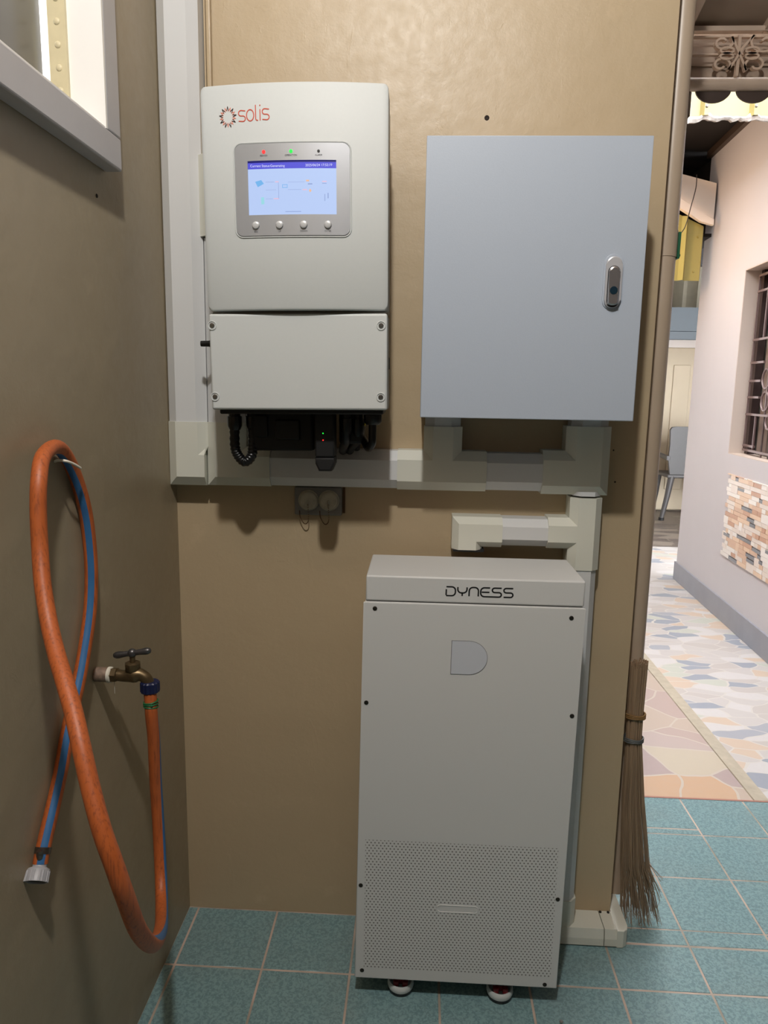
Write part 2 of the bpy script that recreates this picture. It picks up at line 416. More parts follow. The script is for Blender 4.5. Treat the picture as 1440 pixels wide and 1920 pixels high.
# right-hand wall of the yard, very slightly turned; local frame: x = into wall, y = along
WM = Matrix.Translation((2.19, 0, 0)) @ Matrix.Rotation(-.056, 4, 'Z')
go0, go1, gz0, gz1 = 1.35, 2.705, .96, 1.985
WT = 2.84
mb = MB()
mb.box((0, .62, 0), (.2, 3.50, gz0)); mb.box((0, .62, gz1), (.2, 3.50, WT)); mb.box((0, .62, gz0), (.2, go0, gz1)); mb.box((0, go1, gz0), (.2, 3.50, gz1))
struct(mb.build('wall_right', 'white_wall', keep=True, M4=WM))
mb = MB(); mb.box((0, -3.25, 0), (.2, .62, 2.26)); mb.prism([(-3.25, 2.26), (.62, 2.26), (-3.25, 3.4)], 'x', 0, .2); struct(mb.build('wall_right', 'rear', keep=True, M4=WM))
mb = MB(); mb.box((-.012, .62, 0), (.0, 3.512, .125)); mb.box((-.012, 3.5, 0), (.2, 3.512, .125))
struct(mb.build('baseboard_right', 'skirt_grey', keep=True, M4=WM))
# porch roof
mb = MB(); mb.prism([(-3.3, roofz(-3.3)), (.62, roofz(.62)), (.62, roofz(.62)+.04), (-3.3, roofz(-3.3)+.04)], 'x', -.2, 2.6)
struct(mb.build('ceiling', 'ceil', keep=True))
mb = MB()
for x in (1.23, 1.455, 1.68, 1.905, 2.13):
    mb.prism([(.1, roofz(.1)), (.60, roofz(.60)), (.60, roofz(.60)-.022), (.1, roofz(.1)-.022)], 'x', x, x+.03)
mb.prism([(.585, 2.284), (.605, 2.284), (.605, 2.272), (.585, 2.272)], 'x', 1.12, 2.3)
struct(mb.build('trim_1', 'metalbrown', keep=True))
# tiled porch floor: every tile a slab on the grout bed
ys = [-.187-.2*k for k in range(16)][::-1]+[-.047, .005, .205, .405, .600]
xs = [0.0, .024]+[.224+.2*k for k in range(10)]
mb = MB()
mb.mi = 1; mb.box((-.1, -3.3, -.06), (2.3, .606, -.0008)); mb.mi = 0
g = .0021
for i in range(len(xs)-1):
    for j in range(len(ys)-1):
        x0, x1, y0, y1 = xs[i]+g, xs[i+1]-g, ys[j]+g, ys[j+1]-g
        if i == 0: x0 = 0
        if xs[i+1] < 1.1 and ys[j] > -.1: continue
        if xs[i+1] < 1.1 and ys[j] > -.19: y1 = -.0005
        if abs(ys[j]-.405) < 1e-4 and 1.1 < xs[i+1] < 1.5:      # cut tile
            mb.box((x0, y0, -.005), (x1, .431, 0), .0012, 1); y0 = .436
        if y1 > .5: y1 = .604
        if abs(ys[j]-.005) < 1e-4: y0 -= .001
        if abs(ys[j+1]+.047) < 1e-4: y1 -= .002
        mb.box((x0, y0, -.005), (x1, y1, 0), .0012, 1)
        pass
struct(mb.build('floor', ['tile', 'grout'], keep=True))
# yard paving
mb = MB(); mb.box((-3, .608, -.08), (1.665, 9, -.002)); struct(mb.build('floor', 'flag', keep=True))
mb = MB(); mb.box((1.715, .608, -.08), (4.5, 4.6, -.002)); struct(mb.build('floor', 'mosaic_floor', keep=True))
mb = MB(); mb.box((1.715, 4.6, -.08), (4.5, 9, -.002)); struct(mb.build('floor', 'mudfloor', keep=True))
mb = MB(); mb.box((1.665, .608, -.08), (1.715, 9, .002), .002, 1); struct(mb.build('trim_2', 'kerb', keep=True))
mb = MB(); mb.box((1.046, .602, -.06), (2.3, .610, .0012)); struct(mb.build('trim_3', plain('brown_tile_edge', (170, 120, 106), .5), keep=True))
mb = MB(); mb.box((.75, .11, 0), (.95, 6.6, 3.1)); struct(mb.build('wall_left', 'house_unseen', keep=True))  # unseen house wall, added to block the sky on the left
# far end of the yard
mb = MB(); mb.box((1.2, 6.6, 0), (4.5, 6.7, 2.9)); struct(mb.build('wall_far', 'far_beige', keep=True))
mb = MB(); mb.box((4.3, 3.5, 0), (4.4, 6.6, 2.35)); struct(mb.build('wall_right', 'far_beige', keep=True))  # unseen wall, added to shut out sky at the far right
mb = MB(); mb.box((2.62, 6.52, .02), (3.55, 6.6, 1.78), .006, 1)
for k in range(3): mb.box((2.74+k*.26, 6.505, .25), (2.92+k*.26, 6.522, 1.6), .005, 1)
struct(mb.build('door_1', 'far_beige', keep=True))
mb = MB(); mb.box((2.5, 6.45, 1.78), (2.62, 6.6, .0)); mb.box((3.55, 6.45, 1.78), (3.68, 6.6, 0)); mb.box((2.5, 6.45, 1.78), (3.68, 6.6, 1.9))
struct(mb.build('trim_4', 'beam_white', keep=True))

# ------------------------------------------------------------------ left window
root = empty('window_1', (0, wy1, wz0), 'grey painted window in the left wall', 'window'); del root['category']; struct(root)
mb = MB(); cw = .052
mb.box((0, wy0-cw, wz0-cw), (.03, wy1+cw, wz0), .003); mb.box((0, wy1, wz0), (.03, wy1+cw, 2.45), .003); mb.box((0, wy0-cw, wz0), (.03, wy0, 2.45), .003)
mb.build('window_frame', 'win_paint', root)
mb = MB(); mb.box((-.16, wy1-.006, wz0), (.0295, wy1-.0005, wz1)); mb.box((-.16, wy0, wz0-.004), (.028, wy1-.006, wz0+.002)); mb.build('jamb', 'win_white', root, label='glossy white inner jamb')
mb = MB(); mb.box((-.056, wy1-.012, wz0), (-.027, wy1-.006, wz1))
for k in range(18): mb.sphere((-.041, wy1-.012, wz0+.02+.034*k), .0055, 12, (1, .4, 1))
mb.build('frame_strip', 'win_cream', root, label='cream steel strip with rivets')
mb = MB(); mb.box((-.074, wy0, wz0), (-.068, wy1-.0125, wz1)); mb.build('pane', 'glass_dark', root, label='dark grey glass pane')
mb = MB(); mb.box((-.085, -.585, wz0), (-.060, -.555, wz1), .002, 1); mb.build('mullion', 'brown_dark', root)
mb = MB(); mb.box((-.080, -.66, wz0), (-.05, -.588, wz1), .002, 1); mb.build('mullion', 'win_cream', root)

# ------------------------------------------------------------------ cable trunking
DEP = .058
def prof(w, d=DEP, c=.020, cd=.016):
    h = w/2; return [(-h, 0), (-h, d-cd), (-h+c, d), (h-c, d), (h, d-cd), (h, 0)]
def stub(mb, a, b, wmain, w, grow=0, c=.020):
    """branch from the side of a straight piece: a = point on its centre line, b = far end; valleys follow the chamfer"""
    A, B = Vector(a), Vector(b); d = (B-A).normalized(); n = Vector((-d.y, d.x)); pr = prof(w+grow*2, DEP+grow, c); hm = wmain/2+grow
    R0 = []
    for i, (s_, dd) in enumerate(pr):
        k = hm-(c if i in (2, 3) else 0)-.0002; R0.append((A.x+d.x*k+n.x*s_, -.0005-dd, A.y+d.y*k+n.y*s_))
    R1 = [(B.x+n.x*s_, -.0005-dd, B.y+n.y*s_) for s_, dd in pr]
    v0 = [mb.b.verts.new(p) for p in R0]; v1 = [mb.b.verts.new(p) for p in R1]
    for j in range(6): mb.b.faces.new((v0[j], v0[(j+1) % 6], v1[(j+1) % 6], v1[j]))
    mb.b.faces.new(v1)
def sweep(mb, path, w, grow=0, c=.020):
    """path in the wall plane (x, z); profile stands out towards -y"""
    P = [Vector(p) for p in path]; rows = []; pr = prof(w+grow*2, DEP+grow, c)
    for i, p in enumerate(P):
        d1 = (p-P[i-1]).normalized() if i else (P[1]-p).normalized(); d2 = (P[i+1]-p).normalized() if i < len(P)-1 else d1
        n = Vector((-(d1+d2).y, (d1+d2).x)).normalized(); k = 1/n.dot(Vector((-d1.y, d1.x)))
        rows.append([(p.x+n.x*s*k, -.0005-dd, p.y+n.y*s*k) for s, dd in pr])
    vs = [[mb.b.verts.new(q) for q in r] for r in rows]; m_ = len(pr)
    for i in range(len(vs)-1):
        for j in range(m_):
            f = mb.b.faces.new((vs[i][j], vs[i][(j+1) % m_], vs[i+1][(j+1) % m_], vs[i+1][j])); f.material_index = mb.mi
    mb.b.faces.new(vs[0][::-1]); mb.b.faces.new(vs[-1])
G1 = 'white cable trunking pieces on the wall'
def trunk(paths, w, label, mat='trunk', grow=0, c=.020, name='cable_trunking'):
    mb = MB()
    for i, p in enumerate(paths):
        if i and len(p) == 2: stub(mb, p[0], p[1], w, w if name != 'trunking_tee' or w < .07 else .078, grow, c)
        else: sweep(mb, p, w, grow, c)
    return tag(mb.build(name, mat), label, 'cable trunking' if name == 'cable_trunking' else 'trunking fitting', G1 if name == 'cable_trunking' else 'white trunking fittings on the wall')
ZC, HW = 1.1265, .082
trunk([[(.045, 2.45), (.045, 1.221)]], .084, 'tall white cable trunking running down the left corner to the ceiling')
trunk([[(.0455, 1.222), (.0455, ZC), (.0835, ZC)]], .084, 'white trunking elbow closing the bottom of the tall corner trunking', 'fitting', .0022, name='trunking_elbow')
trunk([[(.130, 1.605), (.130, 1.221)]], .082, 'white trunking mostly hidden behind the left edge of the inverter')
trunk([[(.128, 1.767), (.128, 1.607)], [(.128, 1.69), (.186, 1.69)]], .088, 'white trunking end piece peeking out beside the upper part of the inverter', 'fitting', .003, name='trunking_end_piece')
trunk([[(.130, 1.222), (.130, ZC), (.2265, ZC)]], HW, 'white trunking elbow under the lower left corner of the inverter', 'fitting', .0022, name='trunking_elbow')
trunk([[(.2265, ZC), (.5045, ZC)]], HW, 'horizontal white trunking under the inverter, behind the black plugs')
trunk([[(.5045, ZC), (.6965, ZC)], [(.6015, ZC), (.6015, 1.222)]], HW, 'white trunking tee below the left side of the blue-grey cabinet', 'fitting', .0022, name='trunking_tee')
trunk([[(.6005, 1.222), (.6005, 1.262)]], .076, 'short white trunking stub going up into the left underside of the blue-grey cabinet')
trunk([[(.6965, ZC), (.816, ZC)]], HW-.002, 'short horizontal white trunking shaded under the middle of the blue-grey cabinet')
trunk([[(.816, ZC+.0015), (.911, ZC+.0015), (.911, 1.228)]], HW+.008, 'white trunking corner below the right side of the blue-grey cabinet', 'fitting', .0022, name='trunking_corner')
trunk([[(.913, 1.228), (.913, 1.262)]], .078, 'short white trunking stub going up into the right underside of the blue-grey cabinet')
trunk([[(.9145, 1.079), (.9145, 1.0885)]], .060, 'very short white trunking link between the right corner piece and the cream tee', c=.015)
trunk([[(.9145, 1.075), (.9145, .916)], [(.9145, .9955), (.8345, .9955)]], .064, 'cream-white trunking tee above the right rear corner of the battery', 'fitting', .0022, .016, name='trunking_tee')
trunk([[(.8345, .9945), (.736, .9945)]], .060, 'short horizontal white trunking just above the battery lid', c=.016)
tr = trunk([[(.736, .9935), (.6605, .9935), (.6605, .9548)]], .062, 'cream-white trunking end piece dipping to the top of the battery', 'fitting', .0022, .014, name='trunking_end_piece')
mb = MB(); mb.box((.630, -.058, .9505), (.691, -.002, .9548)); mb.box((.690, -.056, .9505), (.698, -.002, .9565)); o = mb.build('cable_opening', 'black', tr, label='black open cable slot')
trunk([[(.9145, .916), (.9145, .108)]], .062, 'long vertical white trunking between the battery and the wall end', c=.014)
mb = MB()
sweep(mb, [(.9155, .112), (.9155, .030)], .064, .002, .014)
pr = [(0, .0), (-.062, 0.0), (-.0665, .004), (-.0665, .022), (-.062, .0455), (0, .0455)]
def flo(mb, x0, x1):
    vs = [[mb.b.verts.new((x, min(y, -.0005), z+.0004)) for y, z in pr] for x in (x0, x1)]
    for j in range(6): mb.b.faces.new((vs[0][j], vs[0][(j+1) % 6], vs[1][(j+1) % 6], vs[1][j]))
    mb.b.faces.new(vs[0][::-1]); mb.b.faces.new(vs[1])
flo(mb, .880, 1.0165)
tag(mb.build('trunking_elbow', 'fitting'), 'white trunking elbow on the floor at the foot of the long vertical trunking', 'trunking fitting', 'white trunking fittings on the wall')
mb = MB(); flo(mb, 1.0185, 1.0475)
mb.prism([(1.0475, -.0665), (1.062, -.066), (1.072, -.058), (1.076, -.045), (1.076, .13), (1.0475, .13)], 'z', .0004, .0459, .002)
tc = mb.build('trunking_corner', 'fitting'); tag(tc, 'white trunking corner on the floor wrapping round the wall end beside the broom', 'trunking fitting', 'white trunking fittings on the wall')
for sx_, sy_ in ((1.021, -.006), (1.0400, -.006)):
    mb = MB(); mb.cyl((sx_, sy_, .0462), (sx_, sy_, .0485), .0032, 12); mb.build('screw', 'black', tc)
# painted-over bead beside the corner trunking
mb = MB(); mb.box((.0885, -.010, 1.768), (.0925, -.0003, 2.45), .001, 1); mb.box((.094, -.014, 1.768), (.104, -.0003, 2.45), .003)
tag(mb.build('conduit', 'tan'), 'slim tan painted conduit running up beside the corner trunking', 'conduit')

# ------------------------------------------------------------------ inverter
IX0, IX1, IZ0, IZ1 = .1540, .4895, 1.2575, 1.8275
ICX, IHW = (IX0+IX1)/2, (IX1-IX0)/2
inv = empty('inverter', (ICX, 0, IZ0), 'white wall-mounted inverter with a lit colour screen', 'inverter')
YE, BUL = -.237, .016
def yc(x): return YE-BUL*(1-((x-ICX)/IHW)**2)
def rr_span(x, x0, x1, z0, z1, r):
    d = max(r-(x-x0), r-(x1-x), 0); o = r-math.sqrt(max(r*r-d*d, 0)); return z0+o, z1-o
def curved(mb, x0, x1, z0, z1, r, t, off, hole=None, n=24, soft=0):
    """rounded plate following the bowed front; front face at yc-off-t, back at yc-off"""
    X = sorted(set([x0+r*(1-math.cos(a*PI/10)) for a in range(6)]+[x1-r*(1-math.cos(a*PI/10)) for a in range(6)]+[x0+r+(x1-x0-2*r)*k/n for k in range(n+1)]+(list(hole[:2]) if hole else [])))
    def strip(zf, X):
        A = []
        for x in X:
            a, b = zf(x); yb, yf = yc(x)-off, yc(x)-off-t
            if b-a < 1e-5: b = a+1e-5
            s_ = min(soft, (b-a)*.45)
            A.append([(x, yb, a), (x, yf+s_, a), (x, yf+s_*.3, a+s_*.3), (x, yf, a+s_), (x, yf, b-s_), (x, yf+s_*.3, b-s_*.3), (x, yf+s_, b), (x, yb, b)] if soft else [(x, yb, a), (x, yf, a), (x, yf, b), (x, yb, b)])
        mb.grid(A, closed_v=True, cap=True)
    f = lambda x: rr_span(x, x0, x1, z0, z1, r)
    if not hole: strip(f, X); return
    hx0, hx1, hz0, hz1 = hole
    strip(f, [x for x in X if x <= hx0]); strip(f, [x for x in X if x >= hx1])
    mid = [x for x in X if hx0 <= x <= hx1]
    strip(lambda x: (f(x)[0], hz0), mid); strip(lambda x: (hz1, f(x)[1]), mid)
def flat(mb):
    for f in mb.b.faces: f.smooth = False
mb = MB(); mb.box((IX0+.0025, -.225, IZ0+.183), (IX1-.0025, -.098, IZ1-.004), .006); mb.box((IX0+.003, -.225, IZ0+.002), (IX1-.003, -.098, IZ0+.1825), .004)
for k in range(22): mb.box((IX0+.040+k*.0118, -.0985, IZ0+.06), (IX0+.0425+k*.0118, -.030, IZ1-.03))
mb.box((IX0+.036, -.1, IZ0+.04), (IX1-.036, -.09, IZ1-.02))
mb.build('housing', 'inv_side', inv, label='grey-white side casing')
mb = MB(); mb.box((ICX-.12, -.031, IZ0+.24), (ICX+.12, -.0005, IZ0+.36)); mb.build('wall_bracket', 'inv_side', inv)
mb = MB(); curved(mb, IX0, IX1, IZ0+.1825, IZ1, .009, .060, -.060, soft=.005); flat(mb)
for f in mb.b.faces: f.smooth = True
cover = mb.build('front_cover', 'inv_white', inv)
mb = MB(); mb.box((IX0+.0005, -.2400, IZ0), (IX1-.0005, -.17, IZ0+.1770), .0045, 3); tcov = mb.build('terminal_cover', 'inv_white', inv)
for x, z in ((.1610, 1.4135), (.4775, 1.4125), (.1618, 1.2820), (.4770, 1.2820)):
    mb = MB(); mb.lathe((x, -.2398, z), (x, -.25, z), [(0, .0088), (.0016, .0085), (.0018, .0072), (.0004, .0068)], 20); ring = mb
    ring.build('screw_boss', 'inv_white', tcov)
    mb = MB(); mb.lathe((x, -.2395, z), (x, -.25, z), [(0, .0046), (.002, .0046), (.003, .0035)], 16); mb.box((x-.003, -.2431, z-.0005), (x+.003, -.2424, z+.0005)); mb.build('screw', 'screw', tcov)
BX0, BX1, BZ0, BZ1 = .2155, .4215, 1.5700, 1.7255; SX = (.2390, .3980, 1.6055, 1.6970)
mb = MB(); curved(mb, BX0, BX1, BZ0, BZ1, .012, .0028, -.0002, hole=SX, soft=0); flat(mb); bez = mb.build('display_bezel', 'silver', inv, label='silver display bezel')
# thin white raised rim round the bezel
mb = MB(); o_ = .0022
pts = arc(BX1-.012, BZ1-.012, .012+o_, .012+o_, 0, 90, 5)+arc(BX0+.012, BZ1-.012, .012+o_, .012+o_, 90, 180, 5)+arc(BX0+.012, BZ0+.012, .012+o_, .012+o_, 180, 270, 5)+arc(BX1-.012, BZ0+.012, .012+o_, .012+o_, 270, 360, 5)
P2 = []
for i in range(len(pts)):
    a, b = Vector(pts[i]), Vector(pts[(i+1) % len(pts)]); k = max(1, int((b-a).length/.012))
    P2 += [tuple(a+(b-a)*j/k) for j in range(k)]
mb.tube([(p[0], yc(p[0])-.0006, p[1]) for p in P2], .0014, 6, closed=True); mb.build('bezel_rim', 'inv_white', inv)
x0, x1, z0, z1 = SX
mb = MB(); curved(mb, x0, x1, z0, z1, .0001, .0010, 0, n=12); flat(mb); scr = mb.build('screen', 'scr_body', inv, label='lit pale blue screen')
mb = MB(); curved(mb, x0, x1, z1-.0135, z1, .0001, .0002, .0010, n=12); flat(mb); mb.build('screen_header', 'scr_head', scr)
mb = MB(); curved(mb, x0, x1, z1-.0032, z1, .0001, .0002, .0012, n=12); flat(mb); mb.build('screen_shade_strip', 'scr_recess_shade', scr)  # painted shadow of the bezel recess along the screen top
def onscr(x, off=.0014): return yc(x)-off
text('header_text', 'Current Status:Generating', .0058, (x0+.036, onscr(x0+.036, .0022), z1-.0090), 'scr_text', scr)
text('header_text', '2025/06/24 17:52:19', .0058, (x1-.031, onscr(x1-.031, .0024), z1-.0088), 'scr_text', scr)
mb = MB(); 
def icon(poly, off=.0012):
    mb.face([(px_, onscr(px_, off), pz_) for px_, pz_ in poly])
def rel(u, v): return (x0+(x1-x0)*u, z0+(z1-z0)*v)
def icons(mat, polys, name):
    global mb
    for p in polys:
        mb = MB(); icon([rel(*q) for q in p]); mb.build(name, mat, scr)
def rect(u, v, du, dv): return [(u, v), (u+du, v), (u+du, v+dv), (u, v+dv)]
icons('scr_blue', [[(.08, .62), (.11, .52), (.18, .58), (.15, .65)]], 'screen_icon')
mb = MB(); ribbon(mb, [rel(.392, .503), rel(.447, .503), rel(.447, .555), rel(.392, .555)], .0009, lambda x: yc(x)-.0010, .0003, closed=True); mb.build('screen_icon', 'scr_blue', scr)
icons('scr_cyan', [rect(.145, .2, .035, .13)], 'screen_icon')
icons('scr_orange', [rect(.66, .61, .035, .03), [(.69, .44), (.705, .41), (.72, .44), (.705, .48)]], 'screen_icon')
icons('scr_pink', [rect(.31, .60, .04, .02), rect(.29, .29, .06, .02), rect(.62, .45, .05, .02), rect(.84, .60, .05, .02)], 'screen_icon')
icons('scr_pale', [rect(.2, .605, .1, .006), rect(.2, .46, .12, .005), rect(.2, .295, .08, .005), rect(.345, .3, .004, .3), rect(.455, .60, .19, .005), rect(.455, .46, .15, .005), rect(.68, .555, .05, .02), rect(.84, .57, .05, .012), rect(.865, .25, .007, .13), rect(.90, .30, .01, .1), rect(.42, .05, .18, .012)], 'screen_icon')
for x, mt, nm in ((.2690, 'led_red', 'POWER'), (.3180, 'led_green', 'OPERATION'), (.3670, 'black', 'ALARM')):
    mb = MB(); mb.disc((x, 1.7115), .0030 if mt != 'black' else .0024, yc(x)-.0026, 16, .0008); mb.build('indicator_light', mt, bez)
    text('indicator_text', nm, .0040, (x, yc(x)-.0030, 1.7050), 'print_grey', bez)
for x, nm in ((.2515, 'ESC'), (.2950, 'UP'), (.3388, 'DOWN'), (.3822, 'ENTER')):
    mb = MB(); y = yc(x)-.0026; mb.lathe((x, y, 1.5878), (x, y-.01, 1.5878), [(0, .0069), (.001, .0068), (.0033, .0060), (.0040, .0046), (.0041, .002)], 24); mb.build('button', 'button', bez)
    text('button_text', nm, .0040, (x, yc(x)-.0030, 1.5770), 'print_grey', bez)
# sun emblem and lettering
ex, ez = .2045, 1.7725
def ystar(off): 
    return lambda x: yc(x)-off
mb = MB(); pts = []
for k in range(36):
    a = 2*PI*(k+.0)/36+PI/2; r = .0100 if k % 2 else (.0162 if k % 4 == 0 else .0150)
    pts.append((ex+r*math.cos(a)*.95, ez+r*math.sin(a)*1.05))
ribbon(mb, pts, .0015, ystar(.0), .0004, closed=True); mb.build('emblem', 'print_orange', inv, label='orange part of the sun emblem')
mb = MB()
for k in range(9):
    a = 2*PI*k/9+PI/2; d = 2*PI/36
    for rib in ([(.0168, a), (.0102, a+d*.95)], [(.0168, a), (.0102, a-d*.95)]):
        ribbon(mb, [(ex+r*math.cos(q)*.95, ez+r*math.sin(q)*1.05) for r, q in rib], .0009, ystar(.0005), .0004)
mb.build('emblem', 'print_black', inv, label='black star points of the sun emblem')
mb = MB(); sw = .0017; bx, bz = .2243, 1.7640; h = .0182
def s_letter(x, z, w, hh):
    r = hh/4
    return [(x+w, z+hh-.001)]+arc(x+r, z+hh-r, r, r, 90, 270, 8)+arc(x+w-r, z+r, r, r, 90, -90, 8)+[(x, z+.0008)]
ribbon(mb, s_letter(bx, bz, .0124, h), sw, ystar(0))
ribbon(mb, arc(bx+.0212, bz+h/2+.0005, .0066, h/2+.0002, 0, 360, 24)[:-1], sw, ystar(0), closed=True)
ribbon(mb, [(bx+.0312, bz+.0262), (bx+.0312, bz+.004)]+arc(bx+.0342, bz+.0038, .003, .003, 180, 270, 5)+[(bx+.0355, bz+.0009)], sw, ystar(0))
ribbon(mb, [(bx+.0392, bz+.0005), (bx+.0392, bz+.0188)], sw, ystar(0))
ribbon(mb, [(bx+.0392, bz+.0242), (bx+.0392, bz+.0262)], sw*1.2, ystar(0))
ribbon(mb, s_letter(bx+.0432, bz+.0012, .0124, h), sw, ystar(0))
mb.build('lettering', 'print_red', inv, label='thin red solis lettering')
# side knob, edge switch
mb = MB(); mb.lathe((.160, -.125, 1.387), (.10, -.125, 1.387), [(0, .0085), (.033, .0085), (.040, .0062), (.056, .0058)], 16); mb.build('rotary_switch', 'blackgloss', inv)
mb = MB(); mb.box((.484, -.155, 1.335), (.4895, -.135, 1.359), .002); mb.build('side_switch', 'black', inv)
# under-side: connector block enlarged to stand for black shade, glands, data logger
mb = MB(); mb.box((.207, -.150, 1.172), (.335, -.075, IZ0+.001), .005); mb.box((.216, -.157, 1.20), (.243, -.148, 1.245), .003); mb.box((.258, -.157, 1.195), (.308, -.148, 1.235), .003)
mb.box((.385, -.130, 1.185), (.435, -.075, IZ0+.001), .006); mb.build('connector_shade_block', 'blackmatt', inv)
mb = MB(); mb.box((.162, -.212, 1.2485), (.480, -.100, 1.2580), .002, 1); mb.build('connector_plate', 'blackmatt', inv)
for x, y, r, zb in ((.1745, -.150, .0145, 1.214), (.207, -.135, .0140, 1.214), (.400, -.140, .013, 1.205), (.423, -.120, .015, 1.20), (.456, -.150, .0180, 1.226)):
    mb = MB(); L = IZ0-zb
    mb.lathe((x, y, IZ0), (x, y, 0), [(0, r*.8), (L*.35, r*.8), (L*.37, r), (L*.8, r*.98), (L, r*.72)], 24, .03, 12); mb.build('cable_gland', 'blackgloss', inv)
mb = MB(); mb.box((.3425, -.180, 1.1625), (.3810, -.135, 1.252), .003, 2)
mb.prism([(.3425, 1.162), (.381, 1.162), (.381, 1.149), (.3745, 1.134), (.3495, 1.134), (.3425, 1.149)], 'y', -.180, -.135, .004)
log = mb.build('data_logger', 'blackmatt', inv, label='black plug-in data logger')
for z, mt in ((1.2100, 'led_green'), (1.1965, 'led_red')):
    mb = MB(); mb.disc((.3590, z), .0013, -.1798, 12, .0006); mb.build('indicator_light', mt, log)
inv.rotation_euler = (0, -.0145, 0)
GC = 'black cables under the inverter'
def cable(pts, r, label, mat='black', corr=False, name='cable'):
    mb = MB(); P = smooth_path(pts, 14 if corr else 6)
    mb.tube(P, (lambda t: r*(1+.07*math.sin(t*len(P)*PI/2))) if corr else r, 14)
    return tag(mb.build(name, mat), label, 'cable', GC)
cable([(.1745, -.150, 1.220), (.1745, -.150, 1.180), (.181, -.150, 1.160), (.195, -.150, 1.1475), (.208, -.147, 1.160), (.210, -.142, 1.185), (.208, -.136, 1.218)], .0100, 'black corrugated cable bent in a tight U under the left of the inverter', 'blackgloss', True)
cable([(.456, -.150, 1.230), (.456, -.150, 1.205), (.455, -.148, 1.190), (.447, -.138, 1.180), (.436, -.120, 1.195), (.424, -.095, 1.205), (.415, -.050, 1.172)], .0080, 'black cable curling back from the right-hand gland of the inverter', 'blackgloss')
cable([(.400, -.140, 1.21), (.399, -.130, 1.19), (.392, -.10, 1.178), (.386, -.052, 1.166)], .009, 'thick black cable just right of the data logger')
cable([(.423, -.120, 1.205), (.420, -.105, 1.192), (.408, -.08, 1.178), (.400, -.05, 1.166)], .009, 'thick black cable between the logger and the right-hand gland')
cable([(.446, -.14, 1.246), (.441, -.13, 1.232), (.434, -.115, 1.218), (.426, -.09, 1.200)], .0016, 'thin yellow wire among the black cables under the inverter', 'wire_yellow', name='wire')

# ------------------------------------------------------------------ outlet under the trunking
out = empty('weatherproof_outlet', (.326, 0, 1.015), 'grey double wall outlet with hinged round caps under the trunking', 'outlet')
mb = MB(); mb.box((.273, -.014, 1.0155), (.380, -.0005, 1.0795), .003); mb.build('cover_plate', 'outlet', out)
for x in (.3055, .3515):
    mb = MB(); mb.lathe((x, -.013, 1.0500), (x, -.05, 1.0500), [(0, .0235), (.004, .0235), (.005, .0205), (.010, .0200), (.012, .017)], 28); mb.box((x-.002, -.028, 1.036), (x+.002, -.024, 1.052), .001, 1); mb.build('cap', 'outletcap', out)
    P = smooth_path([(x, -.028, 1.042), (x, -.020, 1.005), (x-.009, -.017, .996), (x-.019, -.015, 1.010), (x-.021, -.015, 1.025)], 8)
    mb = MB()
    for i in range(0, len(P), 1): mb.sphere(P[i], .0013, 6)
    mb.build('chain', 'chain', out)
mb = MB(); mb.box((.381, -.003, 1.02), (.3865, -.0004, 1.079)); 
tag(mb.build('paint_drip', 'chain'), 'thin brown paint line along the right side of the grey outlet', 'paint mark')

# ------------------------------------------------------------------ blue-grey electrical cabinet
CX0, CX1, CZ0, CZ1 = .5510, .9580, 1.2465, 1.7555
cab = empty('electrical_cabinet', ((CX0+CX1)/2, 0, CZ0), 'blue-grey metal electrical cabinet on the wall', 'cabinet')
mb = MB(); mb.box((CX0+.002, -.184, CZ0+.001), (CX1-.002, -.0005, CZ1-.001), .002, 1); mb.build('body', 'cab', cab)
mb = MB(); mb.box((CX0, -.200, CZ0), (CX1, -.186, CZ1), .0015, 2); door = mb.build('door', 'cab', cab)
hx = .9015
def capsule(x, z0, z1, r, n=10): return arc(x, z1-r, r, r, 0, 180, n)+arc(x, z0+r, r, r, 180, 360, n)
mb = MB(); mb.prism(capsule(hx, 1.4520, 1.5520, .0178), 'y', -.2002, -.2022, .0008); mb.build('handle_recess', 'cab', door)
mb = MB(); mb.prism(capsule(hx, 1.4545, 1.5470, .0150), 'y', -.2020, -.2075, .0022); mb.build('handle_plate', 'platesilver', door, label='silver capsule lock plate')
mb = MB(); mb.prism(capsule(hx, 1.4555, 1.5300, .0112), 'y', -.2070, -.2082); mb.build('handle_shadow_gap', 'black', door)
mb = MB(); mb.prism([(hx-.0104, 1.461), (hx-.003, 1.4585), (hx+.003, 1.4585), (hx+.0104, 1.461)]+arc(hx, 1.5185, .0104, .0104, 0, 180, 10), 'y', -.2078, -.2125, .003); mb.build('lever', 'chrome', door, label='chrome lever of the lock')
mb = MB(); mb.disc((hx, 1.4855), .0072, -.2124, 20, .0008); mb.build('lock_cylinder', 'teallock', door)

